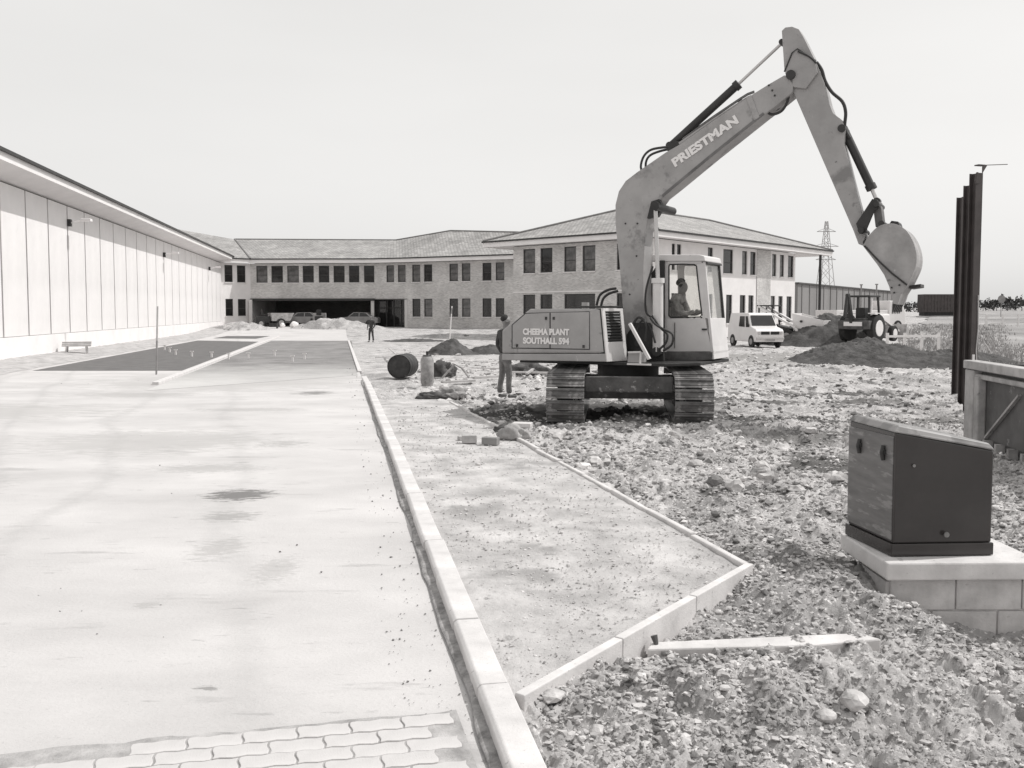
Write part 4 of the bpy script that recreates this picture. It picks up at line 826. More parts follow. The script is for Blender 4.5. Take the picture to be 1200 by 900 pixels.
# ---------------------------------------------------------------- excavator
exc = thing('excavator', 'large tracked excavator with raised boom, cab and PRIESTMAN lettering', 'excavator', (2.1, 16.35, 0))
EO = Vector((2.1, 16.35, 0)); PH = R(30); U = Vector((math.cos(PH), -math.sin(PH), 0)); Vv = Vector((math.sin(PH), math.cos(PH), 0))
def PL(px, py, v):                             # photo pixel -> (u, z) on the upright plane at side offset v
    r = ray(px, py); c = Vector((0, 0, EYE)); o = EO + Vv*v; t = (o-c).dot(Vv)/r.dot(Vv); p = c+r*t - EO
    return p.dot(U), p.z
def E3(u, v, z): return U*u + Vv*v + Vector((0, 0, z))
def prof(pxs, v, v1, name, m, parent=exc, bevel=.012, smooth=False):
    b = MB(); b.prism([E3(*(lambda a: (a[0], v, a[1]))(PL(x, y, v))) for x, y in pxs], Vv*(v1-v)); return b.build(name, m, parent, bevel=bevel)
def ctr(p0, n=6):                              # Catmull-Rom
    P_ = [Vector(p) for p in p0]; P_ = [P_[0]]+P_+[P_[-1]]; out = []
    for i in range(1, len(P_)-2):
        for k in range(n):
            t = k/n; a, b_, c, d_ = P_[i-1], P_[i], P_[i+1], P_[i+2]
            out.append(.5*((2*b_)+(c-a)*t+(2*a-5*b_+4*c-d_)*t*t+(3*b_-a-3*c+d_)*t**3))
    return out+[P_[-2]]
M_EX = mat('dusty_machine_paint', .36, .5, .12, 2.0, bump=.0015, bscale=14, spots=[(1.5, .60, .33, (1, 1, 1)), (4, .64, .20, (1, 1, 1)), (14, .68, .09, (1, 1, 1)), (9, .66, .55, (1, 1, .4))])
M_EXB = mat('boom_paint', .35, .5, .15, 1.5, bump=.0015, bscale=14, spots=[(1.2, .58, .22, (1, 1, 1)), (3, .63, .16, (1, 1, 1)), (11, .66, .07, (1, 1, 1)), (9, .66, .42, (1, 1, .4))])
M_CAB = mat('pale_cab_paint', .66, .5, .08, 2.0, bump=.001, spots=[(4, .68, .3, (1, 1, 1))])
M_BLACK = mat('oily_black', .028, .5, .35, 3, bump=.004, bscale=20)
M_TRK = mat('track_steel', .15, .6, .45, 4, bump=.006, bscale=18, spots=[(5, .52, .32, (1, 1, 1))])
M_CHR = mat('chrome_rod', .55, .25, .05, 3, metal=.7)
M_HOSE = mat('rubber_hose', .04, .6, .2, 4)
M_BUCK = mat('bucket_steel', .35, .55, .22, 2.5, bump=.004, bscale=14, spots=[(3, .6, .15, (1, 1, 1)), (6, .66, .45, (1, 1, 1))])
M_LET = mat('white_lettering', .80, .6, .03, 3)
# tracks
def track(cx, label):
    HL, rr = 1.42, .365; zc = .42
    t = MB()
    for sx in (-.10, .10):                      # chain rails and rollers
        t.tube([(cx+sx, y, zc) for y in (-HL, HL)], .05, 8)
    t.box((cx, 0, zc), (.30, 2*HL, .26))
    for y in np.linspace(-HL+.3, HL-.3, 6): t.tube([(cx-.17, y, .16), (cx+.17, y, .16)], .09, 14)
    for y in (-HL, HL): t.tube([(cx-.13, y, zc), (cx+.13, y, zc)], rr-.05, 24)
    o = t.build('track', M_BLACK, exc); o['label'] = label
    per = 4*HL+2*PI*rr; n = 42; sh = None; off = .09
    for i in range(n):
        s = per*i/n + off
        s %= per
        if s < 2*HL: y, z, a = -HL+s, zc+rr, 0
        elif s < 2*HL+PI*rr: th = (s-2*HL)/rr; y, z, a = HL+rr*math.sin(th), zc+rr*math.cos(th), -th
        elif s < 4*HL+PI*rr: y, z, a = HL-(s-2*HL-PI*rr), zc-rr, PI
        else: th = (s-4*HL-PI*rr)/rr; y, z, a = -HL-rr*math.sin(th), zc-rr*math.cos(th), PI-th
        if sh is None:
            b = MB(); b.box((0, 0, .012), (.62, per/n-.02, .028)); b.box((0, .05, .035), (.62, .022, .045)); b.box((0, -.035, .03), (.62, .016, .028)); sh = b.build('track_shoe', M_TRK, o, bevel=.004); q = sh
        else: q = dup(sh, o)
        q.location = (cx, y, z); q.rotation_euler = (a, 0, 0)
    o.rotation_euler = (0, 0, -R(6.5))
track(-1.04, 'left track seen end on, pale with dried mud'); track(1.04, 'right track seen end on')
b = MB(); b.box((0, -.0, .50), (1.75, 1.3, .34)); b.box((0, -1.12, .62), (1.48, .10, .27)); cbo = b.build('carbody', mat('muddy_beam', .12, .8, .4, 3, bump=.01, bscale=12, spots=[(6, .58, .4, (1, 1, 1))]), exc, bevel=.02); cbo.rotation_euler = (0, 0, -R(6.5))
b = MB(); b.tube([(0, 0, .60), (0, 0, .93)], .55, 32); autosmooth(b.build('slew_ring', M_BLACK, exc))
# deck
dk = MB(); dk.prism([E3(-1.7, -.98, .93), E3(1.05, -.95, .93), E3(1.45, -.3, .93), E3(1.5, 1.2, .93), E3(-1.7, 1.1, .93)], (0, 0, .055)); dk.build('deck', M_BLACK, exc, bevel=.01)
# engine cover
vN = -1.12
cov = prof([(588, 414), (588, 387), (621, 362), (704, 361.5), (709, 414)], vN, 1.15, 'engine_cover', M_EX, bevel=.03)
prof([(588, 414.6), (709, 414.6), (709.8, 424), (588, 422)], vN-.012, 1.16, 'cover_skirt', M_EX, bevel=.012)
# access panels, proud of the cover, with the seam between
prof([(599.6, 408.3), (599.6, 380.6), (615.6, 366.8), (690.9, 364.8), (691.2, 409.9)], vN-.005, vN+.02, 'panel_seal', M_BLACK, cov, bevel=0)
def pan_(pxs, name='access_panel', m=M_EX): return prof(pxs, vN-.016, vN+.02, name, m, cov, bevel=.006)
pan_([(600.5, 407.5), (600.5, 381), (616, 367.7), (643.8, 366.6), (643.8, 408)]); pan_([(645.2, 408.2), (645.2, 366.5), (690.2, 365.6), (690.2, 409)])
for px, py in ((640, 373), (649, 373), (606, 405), (684, 406)): b = MB(); u_, z_ = PL(px, py, vN-.016); b.box(tuple(E3(u_, vN-.022, z_)), (.035, .02, .05), Matrix.Rotation(-PH, 3, 'Z')); b.build('latch', M_DARKM, cov)
# front corner with louvres: turned towards the boom
a0, a1 = PL(709.8, 424, vN), PL(704, 361.5, vN)
def corner(name, m, z0, z1, d0=0.0, inset=0):
    pass
cu0, cu1 = a0[0], a1[0]; vE = vN+.52; du = .16   # the angled face runs from (cu,vN) to (cu+du, vE)
zb_, zt_ = a0[1], a1[1]; fr_w = lambda s, z: E3((cu0 if z < (zb_+zt_)/2 else cu1)*1.0 + 0, 0, 0)
def LF(s, f, out=0.0):                         # point on the angled face, s along, f up
    u = cu0+(cu1-cu0)*f + du*s; v = vN+(vE-vN)*s; z = zb_+(zt_-zb_)*f; nrm = (U*(vE-vN) - Vv*du).normalized()
    return E3(u, v, z) + nrm*out
def slab(name, s0, s1, f0, f1, o0, o1, m, par=None, bev=.006):
    b = MB(); b.v = [tuple(LF(s, f, o)) for o in (o0, o1) for (s, f) in ((s0, f0), (s1, f0), (s1, f1), (s0, f1))]
    b.f = [(0, 3, 2, 1), (4, 5, 6, 7), (0, 1, 5, 4), (1, 2, 6, 5), (2, 3, 7, 6), (3, 0, 4, 7)]; return b.build(name, m, par or cov, bevel=bev)
b = MB(); b.v = [tuple(LF(0, 0)), tuple(LF(1, 0)), tuple(LF(1, 1)), tuple(LF(0, 1)), tuple(E3(cu0-.1, vN+.01, zb_)), tuple(E3(cu0-.1, vE, zb_)), tuple(E3(cu1-.1, vE, zt_)), tuple(E3(cu1-.1, vN+.01, zt_))]
b.f = [(0, 1, 2, 3), (4, 7, 6, 5), (0, 3, 7, 4), (1, 5, 6, 2), (0, 4, 5, 1), (3, 2, 6, 7)]; grl = b.build('front_corner', M_BLACK, exc)
for nm, a in (('grille_frame', (0, 1, 0, .37)), ('grille_frame', (0, .14, .37, 1)), ('grille_frame', (.86, 1, .37, 1)), ('grille_frame', (.14, .86, .945, 1))): slab(nm, a[0], a[1], a[2]+.001, a[3], .002, .03, M_CAB, grl)
for k in range(10):
    f = .39+.055*k; b = MB(); b.v = [tuple(x) for x in (LF(.14, f, .022), LF(.86, f, .022), LF(.86, f+.03, .004), LF(.14, f+.03, .004), LF(.14, f+.008, .028), LF(.86, f+.008, .028), LF(.86, f+.038, .01), LF(.14, f+.038, .01))]
    b.f = [(0, 1, 2, 3), (4, 7, 6, 5), (0, 4, 5, 1), (1, 5, 6, 2), (2, 6, 7, 3), (3, 7, 4, 0)]; b.build('louvre_slat', M_DARKM, grl)
b = MB(); q0 = E3(cu1-.35, -.6, zt_+.02); b.prism([E3(cu1-.4, vN+.02, zt_+.01), E3(cu1+.03, vN+.02, zt_+.01), E3(cu1+du+.03, vE, zt_+.01), E3(cu1-.4, vE, zt_+.01)], (0, 0, .035)); b.build('vent_cap', M_DARKM, exc, bevel=.006)
# exhaust bump on the far side
b = MB(); b.tube([E3(-.95, .2, 1.85), E3(-.95, .2, 2.02)], .07, 12); b.build('filler_cap', M_EX, exc)
# lettering on the side
def text(s, size, px, py, v, parent, m=M_LET, slope=0.0, width=1.0, bold=.01, name='lettering', shear=0.0, out=.004):
    c = bpy.data.curves.new(name, 'FONT'); c.body = s; c.size = size; c.extrude = .003; c.offset = bold; c.align_x = 'LEFT'; c.shear = shear; c.materials.append(m)
    tmp = bpy.data.objects.new('t', c); col.objects.link(tmp); bpy.context.view_layer.update()
    me = bpy.data.meshes.new_from_object(tmp.evaluated_get(bpy.context.evaluated_depsgraph_get())); bpy.data.objects.remove(tmp)
    o = bpy.data.objects.new(name, me); col.objects.link(o); o.parent = parent
    if not me.materials: me.materials.append(m)
    xs = [v_.co.x for v_ in me.vertices]; w_ = max(xs)-min(xs); sc = width/w_; x0 = min(xs)
    u, z = PL(px, py, v); M = Matrix.Rotation(-PH, 4, 'Z') @ Matrix.Rotation(PI/2, 4, 'X') @ Matrix.Rotation(slope, 4, 'Z')
    for v_ in me.vertices: v_.co.x = (v_.co.x-x0)*sc
    o.matrix_local = Matrix.Translation(E3(u, v-out, z)) @ M; return o
text('CHEEMA PLANT', .145, 613, 391.8, vN-.02, cov, width=.92, bold=.008); text('SOUTHALL 594', .145, 613, 402.2, vN-.02, cov, width=.92, bold=.008)
# boom
boompx = [(738, 410), (731, 395), (729, 350), (725, 300), (721, 262), (721, 240), (725, 224), (733, 212), (746, 202), (780, 178.5), (796, 169.5), (836, 141), (876, 114), (900, 99), (919, 88), (930, 92), (929, 108), (912, 122), (896, 134), (836, 182), (790, 220), (776, 231), (768, 242), (760, 254), (756, 272), (754, 310), (754, 345), (758, 385), (764, 412)]
boom = prof(boompx, -.20, .20, 'boom', M_EXB, bevel=.012)
ta = PL(791, 195.5, -.2); tb_ = PL(866, 143, -.2)
text('PRIESTMAN', .20, 791, 195.5, -.205, boom, slope=math.atan2(tb_[1]-ta[1], tb_[0]-ta[0]), width=math.hypot(tb_[1]-ta[1], tb_[0]-ta[0]), bold=.010)
prof([(796, 169.5), (836, 141), (876, 114), (877, 112), (836, 138.5), (795, 167)], -.17, .17, 'wear_strip', M_EXB, boom, bevel=.004)
prof([(874, 114), (880, 111), (890, 137), (884, 141)], -.215, -.19, 'weld_plate', M_EXB, boom, bevel=.004)
prof([(896, 134), (836, 182), (790, 220), (777, 231), (775, 228.5), (788, 217.5), (834, 179.5), (894, 131.5)], -.212, -.198, 'lower_flange', mat('dark_flange', .15, .6, .3, 3), boom, bevel=.003)  # darker strip along the lower edge of the boom
b = MB(); b.tube([E3(u, -.08, z) for u, z in [PL(x, y, -.08) for x, y in ((800, 163), (836, 137.5), (868, 116), (876, 111), (884, 108))]], .016, 6); b.tube([E3(u, .02, z) for u, z in [PL(x, y, .02) for x, y in ((800, 162), (836, 136.5), (868, 115), (876, 110), (884, 107))]], .016, 6); b.build('hydraulic_pipe', MATS['dark_flange'], boom)
for px, py in ((812, 158), (843, 137), (868, 120)): b = MB(); u_, z_ = PL(px, py, -.05); b.box(tuple(E3(u_, -.03, z_)), (.06, .2, .06)); b.build('pipe_clamp', M_DARKM, boom)
for px, py in ((733, 262), (747, 262), (746, 300), (738, 345), (905, 106), (908, 112), (901, 100)): b = MB(); u_, z_ = PL(px, py, -.2); b.tube([E3(u_, -.212, z_), E3(u_, -.19, z_)], .016, 8); b.build('bolt', M_DARKM, boom)
# boom foot brackets and dark works between boom and cab
prof([(733, 424), (734, 392), (744, 378), (760, 378), (776, 395), (778, 424)], -.34, -.26, 'boom_bracket', M_BLACK)
prof([(733, 424), (734, 392), (744, 378), (760, 378), (776, 395), (778, 424)], .26, .34, 'boom_bracket', M_BLACK)
prof([(756, 424), (757, 330), (773, 305), (778, 305), (778, 424)], .20, .26, 'rear_guard', M_BLACK)
b = MB(); b.tube([E3(PL(747, 402, -.36)[0], -.37, PL(747, 402, -.36)[1]), E3(PL(747, 402, -.36)[0], .37, PL(747, 402, -.36)[1])], .06, 14); b.build('foot_pin', M_DARKM, exc)
def pbar(p0, p1, v, wd, th, name, m, par=exc):
    a = PL(*p0, v); c = PL(*p1, v); b = MB(); b.bar(E3(a[0], v, a[1]), E3(c[0], v, c[1]), wd, th, up=tuple(Vv)); return b.build(name, m, par, bevel=.004)
pbar((738, 379), (761, 421), -.95, .05, .06, 'brace_rail', M_CAB)
for a_, c_ in (((736, 413), (751, 412.5)), ((751, 412.5), (750, 427)), ((735, 426.5), (763, 427.5))): pbar(a_, c_, -.97, .03, .03, 'step_rail', M_CAB)
prof([(736, 414), (750, 413.5), (749, 426), (735, 426)], -.93, -.6, 'tool_box', M_EX, bevel=.01)
# hydraulic cylinders
def cyl(p0, p1, pm, v, rb, rr, name='hydraulic_cylinder', mb=M_EX, mr_=M_CHR, label=None):
    g = lambda p: E3(PL(*p, v)[0], v, PL(*p, v)[1]); a, m_, c = g(p0), g(pm), g(p1); b = MB()
    d = (m_-a).normalized(); b.tube([a, a+d*.02, m_-d*.09, m_-d*.085, m_], [rb, rb, rb, rb*1.25, rb*1.25], 16); o = b.build(name, mb, exc); autosmooth(o)
    b = MB(); b.tube([m_-d*.05, c], rr, 14); q = b.build('rod', mr_, o); autosmooth(q)
    b = MB(); b.tube([c-Vv*.07, c+Vv*.07], rr*1.8, 14); b.tube([a-Vv*.09, a+Vv*.09], rb*.9, 14); b.build('eye', M_DARKM, o); return o
cyl((771, 412), (768, 240), (771, 326), -.36, .092, .036, mb=M_CAB)
cyl((771, 412), (768, 240), (758, 300), .34, .085, .036, mb=M_CAB)
cyl((786, 171), (917, 50), (866, 98), 0.0, .068, .026, mb=M_DARKM)
cyl((988, 150), (1028, 236), (1022, 222), 0.0, .066, .03, mb=M_DARKM)
b = MB(); u_, z_ = PL(768, 242, -.45); b.tube([E3(u_, -.46, z_), E3(u_, .42, z_)], .07, 16); b.build('boom_pivot', M_BLACK, exc)
prof([(758, 256), (763, 236), (772, 233), (777, 243), (770, 254)], -.27, -.15, 'boom_lug', M_DARKM, boom, bevel=.006)
prof([(780, 176), (790, 164), (798, 166), (800, 172), (792, 180)], -.10, .10, 'cylinder_lug', M_DARKM, boom, bevel=.006)
# hoses
def hose(pts, v, r=.022, name='hose', v1=None):
    n = len(pts); P_ = []
    for i, (x, y) in enumerate(pts): vv = v if v1 is None else v+(v1-v)*i/(n-1); u, z = PL(x, y, vv); P_.append(E3(u, vv, z))
    b = MB(); b.tube(ctr(P_), r, 8); autosmooth(b.build(name, M_HOSE, exc), 60)
hose([(790, 172), (775, 173), (762, 176), (754, 184), (751, 196), (755, 204)], -.08); hose([(788, 174), (774, 177), (762, 182), (757, 190), (757, 202)], .06)
hose([(896, 128), (904, 134), (916, 130), (923, 118), (924, 106)], -.12); hose([(900, 126), (908, 129), (916, 122), (920, 108)], .02)
hose([(957, 73), (963, 82), (967, 95), (975, 108), (987, 119), (991, 132), (990, 150), (996, 162)], -.1, .026)
hose([(935, 60), (948, 66), (957, 74)], -.22, .016)
hose([(722, 338), (712, 340), (703, 346), (699, 358)], -.3, .024); hose([(724, 341), (714, 344), (707, 350), (704, 360)], -.38, .024)
hose([(740, 384), (748, 372), (757, 380), (756, 400)], -.6, .022); hose([(745, 392), (752, 376), (762, 384), (768, 402)], -.55, .018); hose([(762, 372), (768, 380), (778, 386), (788, 392), (787, 404), (777, 411)], -.55, .02); hose([(764, 370), (774, 384), (782, 392), (780, 402), (772, 410)], -.5, .02)
hose([(765, 312), (757, 340), (757, 365), (764, 372)], -.42, .018)
# arm
armpx = [(916, 36), (920, 32), (928, 31), (936, 34), (941, 42), (956, 72), (966, 97), (972, 122), (976, 132), (987, 141), (991, 152), (989, 168), (1000, 212), (1012, 258), (1014, 276), (1012, 288), (1006, 286), (1000, 270), (960, 178), (928, 104), (919, 82)]
arm = prof(armpx, -.15, .15, 'arm', M_EXB, bevel=.01)
prof([(934, 58), (955, 71), (958, 85), (944, 104), (930, 102), (920, 86), (926, 66)], -.20, -.155, 'pivot_plate', M_EXB, arm, bevel=.008)
b = MB(); P_ = [E3(PL(x, y, -.215)[0], -.208, PL(x, y, -.215)[1]) for x, y in ((919, 84), (928, 62), (934, 57), (956, 71))]; b.tube(P_, .012, 6); b.build('grease_pipe', M_HOSE, arm)
b = MB(); u_, z_ = PL(927, 88, -.2); b.tube([E3(u_, -.24, z_), E3(u_, .24, z_)], .075, 18); b.build('arm_pivot', M_DARKM, exc)
b = MB(); u_, z_ = PL(986, 150, -.2); b.tube([E3(u_, -.2, z_), E3(u_, .2, z_)], .06, 16); b.build('cylinder_pin', M_DARKM, exc)
# link
for v in (-.24, .18):
    prof([(1003, 262), (1022, 233), (1028, 234), (1031, 242), (1024, 248), (1014, 272), (1007, 274)], v, v+.06, 'bucket_lever', M_DARKM, bevel=.006)
prof([(1023, 238), (1031, 236), (1033, 246), (1035, 264), (1026, 266), (1024, 250)], -.14, .14, 'bucket_link', mat('link_steel', .15, .6, .2), bevel=.006)
for px, py in ((1027, 239), (1033, 262), (1009, 270), (1015, 284)):
    b = MB(); u_, z_ = PL(px, py, -.28); b.tube([E3(u_, -.31, z_), E3(u_, .30, z_)], .045, 14); b.build('link_pin', M_DARKM, exc)
# bucket
side = [(1011, 288), (1018, 276), (1028, 266), (1040, 262), (1051, 263), (1062, 270), (1070, 283), (1074, 298), (1073, 312), (1067, 326), (1063, 334), (1057, 343), (1050, 355), (1046, 352), (1042, 336), (1036, 322), (1028, 310), (1018, 297)]
def dens(pts, n=4):
    q = [Vector((x, y, 0)) for x, y in pts]; r_ = ctr(q, n); return [(p.x, p.y) for p in r_]
side = [side[0]] + dens(side[1:11], 3) + side[11:]
bk = prof(side, -.44, -.415, 'bucket', M_BUCK, bevel=.006)
sideuz = [PL(x, y, -.44) for x, y in side]
b = MB(); b.prism([E3(u, .39, z) for u, z in sideuz], Vv*.025); b.build('bucket_side', M_BUCK, bk)
arc = [E3(u, 0, z) for u, z in sideuz[1:len(side)-5]]; b = MB(); cen = sum(arc, Vector())/len(arc)
inn = [p + (cen-p).normalized()*.03 for p in arc]
for i in range(len(arc)-1):
    b.v += [tuple(q+Vv*s) for q in (arc[i], arc[i+1], inn[i+1], inn[i]) for s in (-.415, .39)]; k = len(b.v)-8
    b.f += [(k, k+1, k+3, k+2), (k+4, k+5, k+7, k+6)]
o = b.build('bucket_shell', M_BUCK, bk); bmm = bmesh.new(); bmm.from_mesh(o.data); bmesh.ops.remove_doubles(bmm, verts=bmm.verts, dist=.0005); bmm.to_mesh(o.data); bmm.free(); autosmooth(o, 50)
def wide(pxs, name, m=M_BUCK, v0=-.47, v1=.42): 
    b = MB(); b.prism([E3(u, v0, z) for u, z in [PL(x, y, -.44) for x, y in pxs]], Vv*(v1-v0)); return b.build(name, m, bk, bevel=.004)
wide([(1045, 345), (1057, 342), (1052, 357), (1047, 356)], 'cutting_lip')
for k in range(5):
    v = -.43+k*.2; b = MB(); uz = [PL(x, y, -.44) for x, y in ((1046, 351), (1052, 353), (1045, 368))]; b.prism([E3(u, v, z) for u, z in uz], Vv*.07); b.build('bucket_tooth', M_DARKM, bk)
b = MB(); P_ = [E3(u, -.452, z) for u, z in [PL(x, y, -.452) for x, y in ((1013, 288), (1030, 306), (1045, 320), (1063, 334))]]; b.tube(P_, .014, 6); b.build('weld_rib', M_DARKM, bk)
for px, py in ((1045, 337), (1054, 334), (1048, 343)): b = MB(); u_, z_ = PL(px, py, -.44); b.tube([E3(u_, -.46, z_), E3(u_, -.43, z_)], .014, 8); b.build('bolt', M_DARKM, bk)
wide([(1036, 266), (1042, 257), (1050, 258), (1052, 264)], 'bucket_ear', M_DARKM, -.2, .2)
wide([(1062, 334), (1076, 332), (1076, 336), (1063, 338)], 'wear_bar', M_DARKM, -.1, .40)
# cab (far side of the boom)
c0_, c1_ = .30, 1.18
cab = prof([(776, 412), (776, 373), (826, 373), (834, 412)], c0_, c0_+.04, 'cab', M_CAB, bevel=.008)
def cp(pxs, name, m=M_CAB, v0=c0_, v1=c0_+.04, bev=.006, par=cab, ref=None):
    b = MB(); r_ = v0 if ref is None else ref
    b.prism([E3(u, v0, z) for u, z in [PL(x, y, r_) for x, y in pxs]], Vv*(v1-v0)); return b.build(name, m, par, bevel=bev)
cp([(775, 305), (783.5, 305), (783.5, 373), (776, 373)], 'rear_pillar'); cp([(816, 308), (824.5, 308), (829, 373), (823, 373)], 'front_pillar'); cp([(783.5, 305), (822, 305), (822.3, 309.5), (783.5, 309.5)], 'top_rail')
for nm, q_ in (('rear_pillar', [(775, 305), (783.5, 305), (783.5, 373), (776, 373)]), ('front_pillar', [(816, 308), (824.5, 308), (829, 373), (823, 373)]), ('far_panel', [(776, 412), (776, 373), (826, 373), (834, 412)]), ('top_rail', [(783.5, 305), (822, 305), (822.3, 309.5), (783.5, 309.5)])): cp(q_, nm, v0=c1_-.04, v1=c1_, ref=c0_)
cp([(775.5, 306), (778, 306), (779, 412), (776, 412)], 'rear_lower_wall', v0=c0_+.04, v1=c1_-.04, ref=c0_) if False else None
cp([(775.5, 360), (778, 360), (779, 412), (776, 412)], 'rear_wall', v0=c0_+.04, v1=c1_-.04, ref=c0_)
cp([(832, 385), (830, 385), (834, 412), (836, 420), (836.5, 412)], 'nose_panel', v0=c0_-.005, v1=c1_+.005, ref=c0_)
cp([(829.5, 373), (832.2, 373), (837, 421), (833.5, 421)], 'front_panel', v0=c0_-.003, v1=c1_+.003, ref=c0_)
cp([(762, 306.5), (762, 301), (766, 298.5), (820, 298.5), (826, 300), (827.5, 306.5)], 'roof', v0=c0_-.04, v1=c1_+.04, ref=c0_, bev=.02)
cp([(820, 306.5), (828.5, 306.5), (829, 309), (821, 309)], 'front_header', m=M_DARKM, v0=c0_+.02, v1=c1_-.02, ref=c0_)
cp([(777, 412.5), (835, 412.5), (835, 421.5), (777, 424)], 'cab_base', m=mat('grubby_base', .13, .8, .4, 5), v0=c0_-.02, v1=c1_, ref=c0_)
cp([(784, 310), (816.2, 310), (823, 371.5), (784, 371.5)], 'side_glass', m=GL, v0=c0_+.018, v1=c0_+.022, bev=0); cp([(784, 310), (816.2, 310), (823, 371.5), (784, 371.5)], 'far_glass', m=GL, v0=c1_-.022, v1=c1_-.018, bev=0, ref=c0_)
cp([(824.8, 309), (825.3, 309), (830.6, 373), (830.1, 373)], 'windscreen', m=GL, v0=c0_+.05, v1=c1_-.05, bev=0, ref=c0_)
for v0_ in (c0_-.001, c1_-.05): cp([(823.3, 307), (826.3, 307), (832.2, 374), (829.0, 374)], 'screen_pillar', v0=v0_, v1=v0_+.055, ref=c0_, m=M_CAB if v0_ < 1 else M_DARKM)
# rubber seal round the door window
sp_ = [(785, 310), (800, 309.6), (813.5, 310), (816.2, 312), (819, 340), (822.6, 369), (820.5, 371.6), (803, 371.8), (786, 371.8), (784, 370), (784, 340), (784, 312), (785, 310)]
b = MB(); b.tube([E3(u, c0_-.003, z) for u, z in [PL(x, y, c0_) for x, y in sp_]], .013, 6); b.build('window_seal', M_HOSE, cab)
b = MB(); b.tube([E3(u, c0_-.02, z) for u, z in [PL(x, y, c0_) for x, y in ((791, 378), (791, 408))]], .007, 6); b.build('door_hinge', M_DARKM, cab)
b = MB(); u_, z_ = PL(829, 386, c0_); b.box(tuple(E3(u_-.05, c0_-.02, z_)), (.09, .02, .03)); b.build('door_handle', M_DARKM, cab)
cp([(820, 385), (828, 382), (831, 392), (826, 400), (821, 396)], 'mud_splash', m=mat('splash', .4, .9), v0=c0_-.006, v1=c0_+.01, bev=0) if False else None
b = MB(); P_ = [E3(1.15, .75, z) for z in (1.25, 1.75)]; b.tube([E3(1.0, .55, 1.2), E3(1.05, .55, 1.75)], .018, 8); b.tube([E3(1.0, .95, 1.2), E3(1.05, .95, 1.75)], .018, 8); b.build('lever', M_DARKM, cab)
b = MB(); b.box(tuple(E3(.68, .76, 1.52)), (.46, .46, .12), Matrix.Rotation(-PH, 3, 'Z')); b.box(tuple(E3(.46, .76, 1.8)), (.1, .44, .55), Matrix.Rotation(-PH, 3, 'Z')); b.build('seat', M_BLACK, cab, bevel=.03)

# ---------------------------------------------------------------- people
def skin(name, verts, edges, m, parent, sub=2, root=0):
    me = bpy.data.meshes.new(name); me.from_pydata([v[:3] for v in verts], edges, []); me.materials.append(m)
    o = bpy.data.objects.new(name, me); col.objects.link(o); o.parent = parent
    sk_ = o.modifiers.new('skin', 'SKIN'); sk_.use_smooth_shade = True
    for i, v in enumerate(verts): r = v[3]; r2 = v[4] if len(v) > 4 else r; me.skin_vertices[0].data[i].radius = (r, r2)
    me.skin_vertices[0].data[root].use_root = True
    s_ = o.modifiers.new('sub', 'SUBSURF'); s_.levels = sub; s_.render_levels = sub; return o
M_SKIN = mat('skin', .22, .6, .08, 10); M_DCL = mat('dark_cloth', .06, .95, .3, 12, bump=.004, bscale=40); M_MCL = mat('mid_cloth', .15, .95, .25, 10, bump=.004, bscale=40); M_LCL = mat('light_shirt', .27, .95, .45, 7, bump=.005, bscale=30); M_SHOE = mat('dusty_boot', .12, .8, .3, 9); M_HAIR = mat('dark_hair', .03, .8, .2, 30)
def chain(vs, es, pts, start=None):
    k = start
    for p in pts:
        vs.append(p); i = len(vs)-1
        if k is not None: es.append((k, i))
        k = i
    return k
def hand(vs, es, wrist_i, w, d, side, r=.009):
    w = Vector(w); d = Vector(d).normalized(); sv = Vector((0, 1, 0)) if abs(d.y) < .8 else Vector((1, 0, 0)); sv = (sv-d*sv.dot(d)).normalized(); n_ = d.cross(sv)
    pal = w+d*.06; vs.append((*pal, .032, .018)); pi = len(vs)-1; es.append((wrist_i, pi))
    for j, (off, L) in enumerate(((-.028, .07), (-.010, .08), (.010, .075), (.028, .06))):
        a_ = pal+d*.035+sv*off; c_ = a_+d*L*.5+n_*.006; e_ = a_+d*L*.9+n_*.022*side
        chain(vs, es, [(*a_, r), (*c_, r*.95), (*e_, r*.8)], pi)
    a_ = w+d*.03+sv*-.035; chain(vs, es, [(*a_, r*1.1), (*(a_+d*.035-sv*.015), r)], pi)
